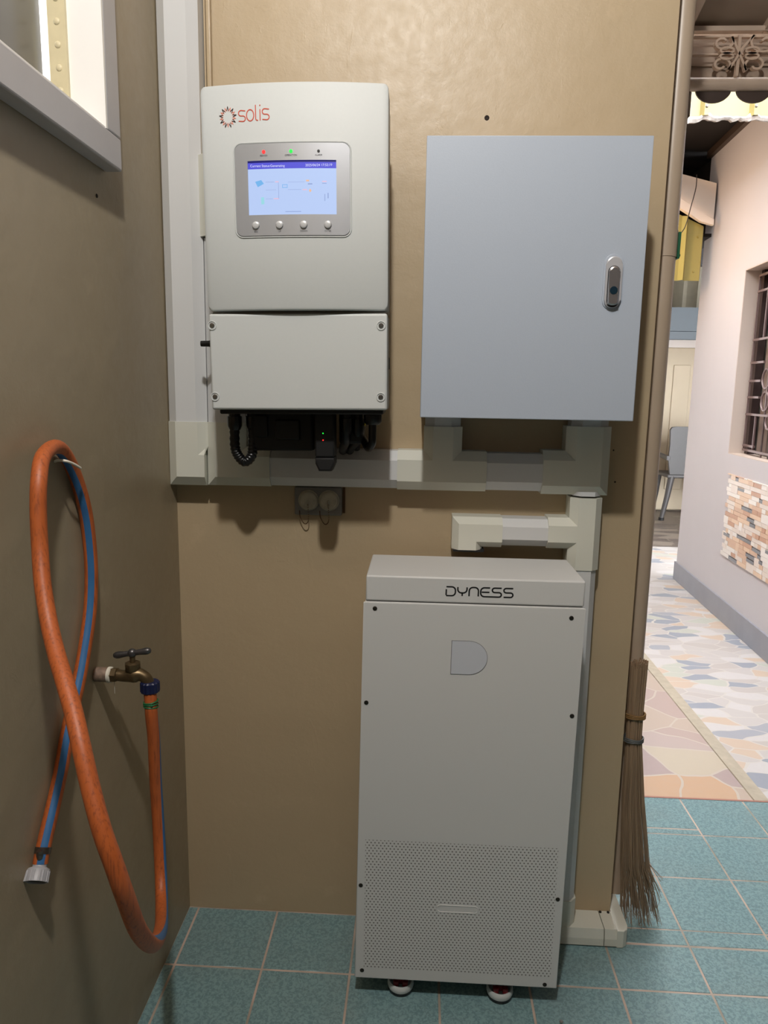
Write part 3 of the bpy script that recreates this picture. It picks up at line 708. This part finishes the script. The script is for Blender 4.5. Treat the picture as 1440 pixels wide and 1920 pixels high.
# ------------------------------------------------------------------ battery
BL, BR, BB, BT = .4405, .8705, .0525, .942
SH = Matrix.Identity(4); SH[0][2] = .011; SH[0][3] = -.011*.053
bat = empty('battery', (.655, -.13, 0), 'tall white floor-standing battery cabinet on casters', 'battery')
mb = MB(); mb.box((BL+.003, -.248, BB+.006), (BR-.003, -.072, .889), .002, 1); mb.build('body', 'bat_white', bat, M4=SH, keep=True)
mb = MB(); mb.box((BL+.004, -.2495, .8905), (BR-.003, -.066, BT-.0005), .0035, 3)
mb.box((BL+.006, -.0665, .8905), (BR-.006, -.0635, BT-.02))
lid = mb.build('lid', 'bat_white', bat, M4=SH, keep=True)
mb = MB(); mb.box((BL, -.2530, BB), (BR, -.2480, .8885), .0018, 2); pan = mb.build('front_panel', 'perf', bat, M4=SH, keep=True)
for x, z in ((.4725, .876), (.853, .869), (.458, .680), (.866, .668), (.4515, .273), (.861, .263), (.4565, .071), (.845, .0605)):
    mb = MB(); mb.lathe((x, -.2528, z), (x, -.26, z), [(0, .0046), (.001, .0044), (.0016, .003)], 14); mb.box((x-.002, -.2548, z-.0004), (x+.002, -.2543, z+.0004)); mb.build('screw', 'darkscrew', pan)
mb = MB(); dp = [(.6240, .7470), (.6245, .8160)]+[(.6590+.036*math.sin(a), .7815+.0345*math.cos(a)) for a in [PI*k/16 for k in range(17)]]
mb.prism(dp, 'y', -.2529, -.2537, .0003); mb.build('badge', 'bat_badge', pan, label='pale D-shaped badge')
mb = MB(); ribbon(mb, [dp[0], dp[1]], .0010, lambda x: -.2537, .0002); ribbon(mb, dp[1:], .0006, lambda x: -.2537, .0002); ribbon(mb, [dp[-1], dp[0]], .0006, lambda x: -.2537, .0002); mb.build('badge_outline', 'print_grey', pan)
mb = MB(); cpz = [(.690, .2205), (.620, .2205)]+arc(.620, .2285, .008, .008, 270, 90, 8)+[(.690, .2365)]+arc(.690, .2285, .008, .008, 90, -90, 8)
mb.tube([(p[0], -.2530, p[1]) for p in cpz[1:]+cpz[:1]], .0010, 6, closed=True); mb.build('embossed_plate', 'bat_white', pan)
# DYNESS lettering
mb = MB(); lw = .0029; fy = lambda x: -.2494
H = .0178; lx0, lz0 = .6010, .9055; W_ = .0178; P_ = .0222
def L_(i, pts, closed=False):
    ribbon(mb, [(lx0+i*P_+px_*W_, lz0+pz_*H) for px_, pz_ in pts], lw, fy, .0003, closed)
q = lambda cx, cz, a0, a1, rx=.33, rz=.33: arc(cx, cz, rx, rz, a0, a1, 6)
L_(0, [(0, .05), (0, .72)]); L_(0, [(0, 1), (.6, 1)]+q(.6, .6, 90, 0, .4, .4)+q(.6, .4, 0, -90, .4, .4)+[(0, 0)])
L_(1, [(0, 1), (0, .82)]+q(.4, .75, 180, 270, .4, .4)+[(.6, .35)]+q(.6, .75, 270, 360, .4, .4)+[(1, 1)]); L_(1, [(.5, .35), (.5, 0)])
L_(2, [(0, 0), (0, .6)]+q(.4, .6, 180, 90, .4, .4)+[(.6, 1)]+q(.6, .6, 90, 0, .4, .4)+[(1, 0)])
L_(3, [(1, 1), (.4, 1)]+q(.4, .6, 90, 180, .4, .4)+[(0, .4)]+q(.4, .4, 180, 270, .4, .4)+[(1.15, 0)]); L_(3, [(.1, .5), (.95, .5)])
for i in (4, 5):
    L_(i, [(1, 1), (.25, 1)]+q(.25, .75, 90, 270, .25, .25)+[(.75, .5)]+q(.75, .25, 90, -90, .25, .25)+[(-.1 if i == 4 else 0, 0)])
mb.build('lettering', 'print_black', lid, M4=SH, keep=True, label='black DYNESS lettering')
for x, y in ((.5395, -.216), (.7555, -.220), (.5395, -.095), (.7555, -.095)):
    c = MB(); c.cyl((x, y, .050), (x, y, .060), .018, 18); c.cyl((x, y, .022), (x, y, .052), .010, 16); cs = c.build('caster', 'black', bat)
    c = MB(); R0 = .0290
    c.lathe((x, y, .007), (x, y, 1), [(0, R0*.84), (.001, R0*.95), (.006, R0), (.013, R0*.98), (.0165, R0*.90), (.0150, R0*.80), (.008, R0*.76), (.001, R0*.76)], 32); c.build('hood', 'inv_white', cs)
    c = MB(); c.lathe((x, y, .0004), (x, y, 1), [(0, R0*.80), (.002, R0*.95), (.0070, R0*.97)], 32); c.build('tread', 'blackgloss', cs)
    c = MB(); c.box((x-.016, y-.019, .018), (x-.004, y-.010, .030), .002); c.box((x+.004, y-.019, .018), (x+.016, y-.010, .030), .002); c.box((x-.016, y-.0105, .018), (x+.016, y-.009, .030)); c.build('hub', 'redish', cs)

# ------------------------------------------------------------------ tap
TY, TZ = -.450, .803
tap = empty('water_tap', (0, TY, TZ), 'old brass garden tap on the left wall', 'tap')
mb = MB(); mb.lathe((0, TY, TZ), (1, TY, TZ), [(0.0005, .0128), (.022, .0128), (.024, .0118)], 24); mb.build('pipe_nipple', 'rustpaint', tap, label='rusty paint-flecked pipe')
mb = MB(); mb.lathe((.023, TY, TZ), (1, TY, TZ), [(0, .0138), (.0045, .0140), (.006, .0120)], 24); mb.build('thread_tape', 'teflon', tap, label='white tape ring')
mb = MB(); mb.lathe((.028, TY, TZ), (1, TY, TZ), [(0, .0128), (.010, .0128), (.012, .0100)], 6)
mb.tube(smooth_path([(.036, TY, TZ), (.052, TY, TZ-.001), (.066, TY, TZ+.001), (.078, TY, TZ+.002), (.088, TY, TZ-.003), (.0935, TY, TZ-.014), (.0955, TY, TZ-.026)], 5), lambda t: .0100+.0035*math.exp(-((t-.38)/.14)**2), 20)
mb.build('body', 'brass', tap)
mb = MB(); mb.lathe((.0665, TY, TZ+.004), (.0665, TY, 1), [(0, .011), (.006, .012), (.008, .0135), (.019, .0135), (.021, .010)], 8); mb.cyl((.0665, TY, TZ+.024), (.0665, TY, TZ+.036), .0048, 14); mb.build('bonnet', 'brass', tap)
mb = MB(); hz = TZ+.041; mb.sphere((.0665, TY, hz), .0082, 16)
a = math.radians(10)
for sgn in (1, -1):
    p0 = Vector((.0665, TY, hz)); d = Vector((math.cos(a)*sgn, 0, math.sin(a)*sgn))
    mb.lathe(p0+d*.004, p0+d, [(0, .0048), (.010, .0050), (.020, .0062), (.025, .0058), (.0285, .0040), (.030, .0010)], 16)
mb.build('handle', 'tapgrey', tap, label='grey T-shaped handle')
mb = MB(); mb.tube(smooth_path([(.033, TY, TZ-.013), (.0335, TY-.002, TZ-.022), (.0325, TY, TZ-.034)], 4), .0006, 6); mb.build('thread_strand', 'teflon', tap)

# ------------------------------------------------------------------ hose
HP = [(.0955, -.452, .780), (.098, -.456, .762), (.100, -.460, .735), (.1005, -.455, .690), (.098, -.448, .609), (.098, -.445, .561), (.100, -.447, .504),
      (.108, -.466, .432), (.125, -.512, .408), (.158, -.605, .441), (.205, -.755, .545), (.226, -.850, .645), (.228, -.888, .722),
      (.221, -.896, .766), (.207, -.892, .806), (.189, -.876, .846), (.170, -.855, .887), (.150, -.829, .916), (.126, -.800, .943), (.102, -.770, .966),
      (.079, -.740, .996), (.061, -.716, 1.039), (.050, -.697, 1.080), (.045, -.686, 1.130), (.042, -.674, 1.170), (.032, -.641, 1.199), (.018, -.578, 1.208),
      (.014, -.540, 1.192), (.0125, -.506, 1.150), (.0125, -.483, 1.098), (.0125, -.473, 1.040), (.0125, -.473, .984), (.0125, -.484, .930), (.0125, -.506, .880),
      (.0125, -.532, .833), (.0125, -.559, .794), (.0125, -.584, .757), (.0125, -.606, .716), (.0125, -.632, .678), (.0125, -.659, .642), (.0125, -.677, .617), (.0125, -.683, .606)]
hose = empty('garden_hose', (.0955, -.452, .405), 'orange garden hose with a blue stripe looped over a hook', 'hose')
P = smooth_path(HP, 5); n = len(P); SEG = 32; HR = .0107
# stripe direction: world vectors at stations along the hose, blended
st = [(0, (.2, 1, 0)), (.05, (.8, .6, 0)), (.09, (1, .20, 0)), (.13, (1, .0, 0)), (.16, (1, -.12, 0)), (.20, (1, .1, .25)), (.30, (-.4, 1, .6)), (.42, (-1, .6, 0)), (.60, (-1, .3, -.4)), (.645, (0, -.2, -1)), (.69, (.35, -.75, -.4)), (.78, (.36, -.9, 0)), (1, (.42, -.9, 0))]
def sdir(t):
    for (a0, v0), (a1, v1) in zip(st, st[1:]):
        if t <= a1: return Vector(v0).lerp(Vector(v1), (t-a0)/(a1-a0))
    return Vector(st[-1][1])
mb = MB(); rows = []
for i, p in enumerate(P):
    tg = (P[min(i+1, n-1)]-P[max(i-1, 0)]).normalized(); nr = sdir(i/(n-1)); nr = (nr-tg*nr.dot(tg)).normalized(); bn = tg.cross(nr)
    rows.append([p+(nr*math.cos(2*PI*(k-.5)/SEG)+bn*math.sin(2*PI*(k-.5)/SEG))*HR for k in range(SEG)])
mb.grid(rows, closed_v=True, cap=True, mifn=lambda i, j: 1 if (j <= 2 or j >= SEG-2) else 0)
mb.build('tube', ['orange', 'blue'], hose, label='orange tube with blue stripe')
c0 = Vector((.0955, -.450, .788))
mb = MB(); ax = Vector((.004, -.006, -1)).normalized()
mb.lathe(c0-ax*.006, c0+ax, [(0, .0135), (.002, .0158), (.018, .0160), (.021, .0125), (.022, .011)], 48, .045, 16); mb.build('tap_connector', 'navy', hose, label='ribbed navy blue connector')
mb = MB()
for k in range(3):
    zc = .760-.0045*k; mb.tube([(.0985+.0118*math.cos(a), -.457+.0118*math.sin(a), zc+.0016*math.cos(a+k)) for a in [2*PI*j/20 for j in range(20)]], .0013, 6, closed=True)
mb.sphere((.1035, -.468, .757), .0028, 8); mb.build('cord_tie', 'greencord', hose, label='green cord tied round the hose')
e1 = Vector((.0145, -.680, .612)); ed = (Vector((.0125, -.6835, .604))-Vector((.0125, -.659, .642))).normalized()
e2 = Vector(HP[-1]); hd = ed
mb = MB(); mb.lathe(e2-ed*.022, e2, [(0, .0118), (.009, .0118)], 24); q0 = e2-ed*.018+Vector((.002, -.013, .002)); mb.cyl(q0-Vector((0, 0, .006)), q0+Vector((0, 0, .006)), .0045, 12); mb.sphere(q0, .0052, 10); mb.build('hose_clamp', 'hosegrip', hose, label='steel screw clamp')
ed = Vector((.06, -.70, -.70)).normalized()
mb = MB(); mb.lathe(e2-ed*.001, e2+ed, [(0, .0095), (.006, .0100), (.008, .0145), (.010, .0160), (.026, .0166), (.026, .0140), (.014, .0130)], 40)
ea = ed.orthogonal().normalized(); eb = ed.cross(ea)
for k in range(8):
    a_ = 2*PI*k/8+.2
    for da in (-.13, .13):
        dd = ea*math.cos(a_+da)+eb*math.sin(a_+da); mb.cyl(e2+ed*.0105+dd*.0158, e2+ed*.0250+dd*.0162, .0013, 8)
cpo = mb.build('coupling', 'couple_grey', hose, label='grey plastic coupling nut')
mb = MB(); mb.lathe(e2+ed*.022, e2+ed, [(0, .0128), (.001, .0128)], 24); mb.build('coupling_bore', 'black', hose)
mb = MB(); mb.tube(smooth_path([(.0005, -.548, 1.183), (.012, -.560, 1.186), (.026, -.565, 1.186), (.030, -.549, 1.180), (.032, -.532, 1.172)], 5), .0020, 8)
tag(mb.build('wall_hook', 'teflon'), 'small bent white hook carrying the orange hose', 'hook')

# ------------------------------------------------------------------ downpipe and broom
pp = empty('downpipe', (1.0795, .087, 0), 'tall taupe downpipe standing against the end of the wall', 'pipe')
mb = MB(); mb.cyl((1.0795, .087, .0465), (1.0795, .087, 2.40), .0255, 32); mb.build('pipe', 'pipe', pp)
mb = MB(); mb.lathe((1.0795, .087, 1.595), (1.0795, .087, 3), [(0, .0256), (.0005, .0268), (.055, .0268), (.0555, .0256)], 32); mb.build('coupling', 'pipe', pp)
mb = MB(); mb.box((1.1045, .075, 1.592), (1.1105, .098, 1.648), .001, 1); mb.cyl((1.108, .085, 1.60), (1.114, .085, 1.60), .003, 10); mb.build('bracket', 'green', pp, label='dark green clip')
BY = .028
br = empty('broom', (1.12, .028, 0), 'worn stick broom of brown midribs leaning at the wall end', 'broom')
def bristle_mat():
    t = NT('coconut_midrib'); f = t.noise(1, 3, .6, t.map((260, 260, 5)))
    return t.done(t.mix(f, lin((92, 73, 56)), lin((188, 160, 128))), .6)
M['bristle'] = bristle_mat()
mb = MB(); rng = random.Random(3)
for k in range(320):
    a = rng.random()*2*PI; rad = math.sqrt(rng.random())
    ux, uy = rad*math.cos(a), rad*math.sin(a)
    top = .676+rng.uniform(-.012, .006)+.004*ux
    L = rng.random(); zb = .0015+(L**2.0)*.12
    bx_ = 1.1290+ux*.049+rng.uniform(-.008, .008); by_ = BY+uy*.030
    if ux > .5 and L < .3: bx_ += rng.uniform(0, .018)
    pts = [(1.0755+ux*.0205+(top-.6)*.02, BY+uy*.017, top), (1.0775+ux*.0185, BY+uy*.016, .545), (1.0790+ux*.0180, BY+uy*.016, .490),
           (1.0885+ux*.027, BY+uy*.021, .33), (1.1055+ux*.036, BY+uy*.026, .16), (bx_, by_, zb)]
    if rng.random() < .25: pts.append((bx_+rng.uniform(-.006, .010), by_+rng.uniform(-.006, .006), max(.001, zb-.012))) 
    r0 = rng.uniform(.0008, .0016)
    mb.tube(pts, (lambda t, r0=r0: r0*(1-.55*t)), 4)
o = mb.build('bristles', 'bristle', br); o['kind'] = 'stuff'
for z, mt, nm in ((.547, 'rope', 'tan twine binding'), (.487, 'binding_grey', 'grey wire binding')):
    mb = MB()
    for k in range(3):
        mb.tube([(1.0785+.0225*math.cos(q_), BY+.0195*math.sin(q_), z+.0035*(k-1)+.001*math.sin(3*q_+k)) for q_ in [2*PI*j/24 for j in range(24)]], .0023 if mt == 'rope' else .0017, 6, closed=True)
    mb.build('binding', mt, br, label=nm)

# ------------------------------------------------------------------ marks on the walls
for (x, z, r) in ((.673, 1.853, .0040), (.716, 1.775, .0018), (.985, 1.105, .0016), (.977, 1.175, .0014)):
    mb = MB(); mb.lathe((x, -.0003, z), (x, -.01, z), [(0, r*1.3), (.0012, r), (.0004, r*.6)], 12)
    tag(mb.build('wall_plug', 'hole'), {.673: 'dark screw plug in the tan wall above the blue-grey cabinet', .716: 'tiny dark nick just above the top edge of the blue-grey cabinet', .985: 'tiny dark nick in the wall right of the trunking corner, the lower one', .977: 'tiny dark nick in the wall right of the trunking corner, the upper one'}[x], 'wall plug')
mb = MB(); mb.lathe((.0003, -.355, 1.611), (.01, -.355, 1.611), [(0, .0035), (.001, .0028), (.0004, .002)], 12)
tag(mb.build('wall_plug', 'hole'), 'small dark hole in the left wall below the window', 'wall plug')
mb = MB(); mb.sphere((.877, -.285, .004), .0045, 8, (1, .8, .8)); tag(mb.build('pebble', 'outlet'), 'small grey pebble on the tiles in front of the battery', 'pebble')

# ------------------------------------------------------------------ ornamental fascia at the porch edge
fa = empty('porch_fascia', (1.12, .6, 2.10), 'brown iron fascia with scrollwork along the porch edge', 'fascia')
FX0, FX1 = 1.12, 2.16
mb = MB(); mb.cyl((FX0, .612, 2.147), (FX1, .612, 2.147), .0175, 20); mb.build('bottom_tube', 'metalbrown', fa)
mb = MB(); mb.box((FX0, .594, 2.215), (FX1, .606, 2.219), .0005, 1); mb.build('rail', 'beigerail', fa)
mb = MB(); mb.box((FX0, .594, 2.259), (FX1, .606, 2.263), .0005, 1); mb.build('rail', 'beigerail', fa)
mb = MB(); mb.box((FX0, .634, 2.15), (FX1, .642, 2.285)); mb.box((FX0, .626, 2.20), (FX1, .634, 2.206)); mb.box((FX0, .628, 2.16), (FX1, .636, 2.19)); mb.build('backing_panel', 'metaldark', fa)
mb = MB(); x = 1.232
while x < FX1:
    mb.prism([(x-.0492, 2.136)]+arc(x, 2.136, .0492, .036, 180, 360, 16), 'y', .612, .618); x += .1105
mb.box((FX0, .612, 2.132), (FX1, .618, 2.150)); mb.build('scallop_trim', 'scallop', fa, label='dark scalloped trim')
def spiral(cx, cz, r0, r1, a0, a1, n=26): return [(cx+(r0+(r1-r0)*i/n)*math.cos(math.radians(a0+(a1-a0)*i/n)), .590, cz+(r0+(r1-r0)*i/n)*math.sin(math.radians(a0+(a1-a0)*i/n))) for i in range(n+1)]
for cx in (1.392, 1.80):
    mb = MB(); cz = 2.2175
    def flatbar(pts):
        rows = []
        for i, p in enumerate(pts):
            p = Vector(p); d = (Vector(pts[min(i+1, len(pts)-1)])-Vector(pts[max(i-1, 0)])).normalized(); nrm = Vector((-d.z, 0, d.x))*.0022
            rows.append([p+nrm+Vector((0, -.007, 0)), p-nrm+Vector((0, -.007, 0)), p-nrm+Vector((0, .007, 0)), p+nrm+Vector((0, .007, 0))])
        mb.grid(rows, closed_v=True, cap=True)
    for sx_, sz_, r in ((-1, 1, .019), (1, 1, .026), (-1, -1, .017), (1, -1, .020)):
        pts = spiral(0, 0, .006, r, 30, 400)
        ex_, _, ez_ = pts[-1]
        off = (.030 if r < .025 else .043, .023 if r < .025 else .022)
        path = [(cx+sx_*(off[0]-(p[0]))*1.15, .588, cz+sz_*(off[1]+p[2]*.95)) for p in pts]
        path += [(cx+sx_*.006, .588, cz+sz_*.012), (cx, .588, cz)]
        flatbar(smooth_path(path, 2))
        lf = [(cx+sx_*(.012+.013*(1-math.cos(a_))), .586, cz+sz_*(.006+.004*math.sin(a_)*1.5)) for a_ in [2*PI*j/16 for j in range(17)]]
        flatbar(lf)
    mb.box((cx-.003, .586, cz-.045), (cx+.003, .598, cz+.040)); mb.build('scrollwork', 'beigerail', fa, M4=Matrix.Translation((cx, 0, cz-.004)) @ Matrix.Diagonal((1.34, 1, 1.22, 1)) @ Matrix.Translation((-cx, 0, -cz)))

# ------------------------------------------------------------------ yellow roof edge over the yard
yr = empty('yellow_roof_sheet', (1.575, 1.5, 2.36), 'pale yellow ribbed roof sheet edge above the yard', 'roof sheet')
mb = MB(); prof_ = []
x = 1.575
while x < 2.32:
    prof_ += [(x, 1.500), (x+.030, 1.500), (x+.036, 1.500), (x+.045, 1.475), (x+.062, 1.475), (x+.068, 1.500)]; x += .188
rows = [[(a_, b_, 2.366), (a_, b_, 2.80), (a_, b_+.004, 2.80), (a_, b_+.004, 2.366)] for a_, b_ in prof_]
mb.grid(rows, closed_v=True, cap=True); flat(mb); mb.build('sheet', 'yellow', yr)
for x in (1.6215, 1.8085, 1.996, 2.183):
    mb = MB(); mb.lathe((x+.006, 1.4748, 2.397), (x+.006, 1.4, 2.397), [(0, .006), (.002, .005), (.006, .003)], 8); mb.build('roofing_screw', 'outlet', yr)
mb = MB(); rng = random.Random(5); rows = []
for i in range(60):
    x = 1.57+i*.0128; zt = 2.366+.012*(abs(((x-1.63) % .188)-.094) > .075); zb = 2.352+rng.uniform(-.006, .004)-(.010 if i < 3 else 0)
    yy = 1.490+rng.uniform(-.004, .004); rows.append([(x, yy, zt), (x, yy-.008, (zt+zb)/2), (x, yy, zb), (x, yy+.02, zb+.004), (x, yy+.02, zt)])
mb.grid(rows, closed_v=True, cap=True); tag(mb.build('foam_strip', 'foam'), 'ragged white foam strip along the bottom of the yellow roof edge', 'foam strip')
rf = empty('yard_roof', (1.6, 1.6, 2.84), 'dark roof underside over the yard, with unseen sky-blocking extensions', 'roof')
mb = MB(); mb.box((1.58, 1.53, 2.842), (2.75, 4.6, 2.86)); mb.box((2.75, 1.53, 2.842), (4.5, 4.6, 2.86)); mb.box((.9, 4.56, 2.90), (4.5, 6.7, 2.93)); mb.build('soffit', 'soffit', rf)  # boxes after the first are unseen, added to block sky over the yard
mb = MB(); mb.box((1.58, 4.5, 2.3), (2.9, 4.56, 2.842)); mb.box((1.56, 3.45, 2.3), (1.58, 4.56, 2.842)); mb.box((2.45, 3.55, 2.3), (2.47, 4.5, 2.842)); mb.build('void_back', 'soffit', rf)  # near-black boards added to close the roof void and keep it dark
mb = MB(); mb.box((1.58, 3.36, 2.29), (2.47, 4.5, 2.31)); mb.build('void_bottom', 'soffit', rf)
mb = MB(); mb.box((-.03, 1.53, 2.800), (-.0005, 3.5, 2.8415)); mb.build('edge_batten', 'brown_dark', rf, M4=WM)
mb = MB(); mb.prism([(1.55, 2.92), (2.366, 2.612), (2.366, 2.335), (1.55, 2.985-.06)], 'y', 3.28, 3.34)
mb.b.free(); mb = MB()
mb.prism([(1.55, 2.80), (2.06, 2.672), (2.362, 2.598), (2.362, 2.36), (2.25, 2.395), (2.06, 2.51), (1.55, 2.80-.0)], 'y', 3.30, 3.34)
tag(mb.build('sloping_beam', 'beam_white'), 'white sloping beam under the dark roof, meeting the white wall', 'beam')
mb = MB(); mb.prism([(1.95, 2.535), (2.06, 2.515), (2.245, 2.40), (2.325, 2.36), (2.325, 2.325), (2.245, 2.345), (2.06, 2.455), (1.95, 2.50)], 'y', 3.185, 3.222, .004)
tag(mb.build('capping', 'beam_white'), 'pale capping strip along the lower edge of the sloping beam', 'capping')
mb = MB()
rows = []
for x, y in ((1.9, 3.29), (2.10, 3.29), (2.115, 3.265), (2.155, 3.265), (2.175, 3.225), (2.195, 3.265), (2.29, 3.265), (2.30, 3.285)):
    zt = 2.335+(2.29-x)*.45; rows.append([(x, y, 2.005), (x, y, zt), (x, y+.004, zt), (x, y+.004, 2.005)])
mb.grid(rows, closed_v=True, cap=True); flat(mb)
for x, z in ((2.26, 2.27), (2.25, 2.06), (2.09, 2.38), (2.09, 2.05)): mb.sphere((x, 3.263, z), .007, 8)
tag(mb.build('yellow_flashing', 'yellow2'), 'olive yellow folded metal sheet hanging below the sloping beam', 'metal sheet')
mb = MB(); mb.tube(smooth_path([(2.200, 3.20, 2.62), (2.195, 3.18, 2.54), (2.168, 3.165, 2.42), (2.143, 3.16, 2.31), (2.115, 3.17, 2.262)], 6), .0028, 8)
hw = mb.build('hanging_wire', 'cord_dark'); tag(hw, 'thin dark wire hanging in front of the sloping beam', 'wire')
mb = MB(); mb.sphere((2.11, 3.172, 2.258), .011, 10, (1.3, 1, .6)); mb.build('wire_joint', 'lampred', hw)

# ------------------------------------------------------------------ barred window in the yard wall
root = empty('window_2', (2.29, 2.0, gz0), 'barred window in the white yard wall', 'window'); del root['category']; struct(root)
def wb(name, mat, parent=root, label=None):
    return mb.build(name, mat, parent, M4=WM, label=label)
mb = MB(); mb.box((.001, go0, gz0-.0), (.14, go1, gz0+.004)); mb.box((.001, go1-.004, gz0), (.14, go1, gz1)); mb.box((.001, go0, gz1-.004), (.14, go1, gz1)); wb('reveal', plain('beige_reveal', (206, 190, 178), .6, 0, .03, 5))
mb = MB(); mb.box((.13, go0, gz0), (.17, go1, gz1)); wb('pane', 'glass_dark')
mb = MB()
for k in range(16):
    y = go1-.10-k*.075; mb.box((.115, y-.052, gz0+.01), (.128, y, gz1-.01), .002, 1)
wb('shutter', 'blind', label='taupe vertical shutter boards')
mb = MB(); mb.box((.085, go1-.050, gz0), (.125, go1-.01, gz1)); mb.box((.085, go1-.36, gz0), (.115, go1-.33, gz1)); wb('window_frame', 'grille_dark')
mb = MB(); b_ = .005; gx = .062
def bar(y0, z0, y1, z1, w=.006):
    mb.box((gx-w, min(y0, y1)-w, min(z0, z1)-w), (gx+w, max(y0, y1)+w, max(z0, z1)+w))
gy = go1-.055
bar(go0, gz0+.03, gy, gz0+.03); bar(go0, gz1-.04, gy, gz1-.04); bar(gy, gz0+.03, gy, gz1-.04, .004)
for z, ln in ((1.86, .13), (1.60, .24), (1.475, .17), (1.375, .15), (1.285, .15), (1.19, .30), (1.015, .14)): bar(gy-ln, z, gy, z)
for d_, za, zb in ((.13, 1.60, gz1-.04), (.13, gz0+.03, 1.19), (.25, gz0+.03, gz1-.04), (.25, gz0, 1.2), (.50, gz0+.03, gz1-.04), (.62, gz0+.03, gz1-.04), (.8, gz0+.03, gz1-.04), (1.0, gz0+.03, gz1-.04)): bar(gy-d_, za, gy-d_, zb, .004)
for d_, z, r in ((.29, 1.49, .055), (.225, 1.385, .052), (.235, 1.265, .050), (.31, 1.16, .04), (.36, 1.385, .05)):
    mb.tube([(gx, gy-d_+r*math.cos(a_), z+r*math.sin(a_)) for a_ in [2*PI*j/28 for j in range(28)]], .006, 6, closed=True)
wb('grille', 'grille', label='pinkish iron bars and rings')

# ------------------------------------------------------------------ stone-strip tile panel on the yard wall
mb = MB(); rng = random.Random(11)
cols = [lin((226, 214, 204)), lin((214, 178, 150)), lin((120, 122, 128)), lin((226, 196, 168)), lin((196, 150, 122)), lin((236, 230, 224))]
mats = []
for i, c in enumerate(cols):
    t = NT('strip_tile_%d' % i); f = t.noise(20, 3); mats.append(t.done(t.mix(f, tuple(v*.9 for v in c[:3])+(1,), c), .35))
z = .375; row = 0; H_ = .0235
while z < .845:
    y = 2.655-[0, .03, .012, .05, .0, .02, .045, .01][row % 8]
    while y > 1.45:
        w = rng.choice((.045, .07, .10, .13)); c = rng.choices(range(6), (5, 4, 2.2, 4, 2, 4))[0]; mb.mi = c
        d = .006+.003*rng.random(); hh = H_ if rng.random() < .8 else H_*1.9
        if c == 2: hh = H_*.75
        mb.box((-d, y-w, z), (-.0003, y-.0015, min(z+hh-.001, .85))); y -= w
    z += H_; row += 1
tag(mb.build('tile_panel', mats, M4=WM), 'panel of peach white and grey stone strip tiles below the barred window', 'tile panel')

# ------------------------------------------------------------------ far end of the yard: chair, awning, cloth
ch = empty('plastic_chair', (3.3, 5.95, 0), 'tall grey plastic chair half hidden at the far end of the yard', 'chair')
def leg(x, y, dx, dy, ztop=.46):
    m_ = MB(); m_.tube([(x+dx, y+dy, .02), (x+dx*.4, y+dy*.4, .25), (x, y, ztop)], lambda t: .022+.012*t, 10); l_ = m_.build('leg', 'chair', ch)
    m_ = MB(); m_.cyl((x+dx, y+dy, 0), (x+dx, y+dy, .03), .028, 12); m_.build('foot', 'foot', l_)
leg(3.14, 5.95, -.075, -.02); leg(3.14, 6.35, -.03, .03, .46); leg(3.5, 5.95, .05, -.03); leg(3.5, 6.35, .05, .03)
m_ = MB(); m_.box((3.09, 5.92, .44), (3.56, 6.38, .475), .012); m_.build('seat', 'chair', ch)
m_ = MB(); m_.prism([(3.12, .46), (3.10, .62), (3.105, .78), (3.09, .93), (3.11, .96), (3.16, .965), (3.5, .965), (3.55, .93), (3.54, .46)], 'y', 5.96, 5.99, .008); m_.build('backrest', 'chair', ch)
m_ = MB(); m_.prism([(5.95, .62), (6.36, .64), (6.38, .66), (6.36, .68), (5.95, .665)], 'x', 3.075, 3.115, .006); m_.build('armrest', 'chair', ch)
m_ = MB(); m_.prism([(5.6, 1.86), (6.5, 1.88), (6.5, 2.14), (5.6, 2.10)], 'x', 2.6, 3.9); m_.box((2.6, 5.585, 1.80), (3.9, 5.60, 1.88), .004, 1); tag(m_.build('awning', 'far_teal'), 'dark teal awning over the beige door at the far end', 'awning')
m_ = MB(); rows = [[(2.5+i*.05, 6.55+.02*math.sin(i*1.9), 2.08), (2.5+i*.05, 6.55+.02*math.sin(i*1.9), 2.75), (2.5+i*.05, 6.56+.02*math.sin(i*1.9), 2.75), (2.5+i*.05, 6.56+.02*math.sin(i*1.9), 2.08)] for i in range(30)]
m_.grid(rows, closed_v=True, cap=True); tag(m_.build('curtain', 'far_olive'), 'olive brown cloth hanging above the teal awning', 'curtain')
m_ = MB(); m_.lathe((2.98, 6.3, 0), (2.98, 6.3, 1), [(0, .07), (.0, .10), (.16, .12), (.16, .11), (.02, .09)], 24); tag(m_.build('basin', 'green'), 'small green plastic basin by the far beige door', 'basin')

for o in S.objects:
    if '_w' in o: del o['_w']
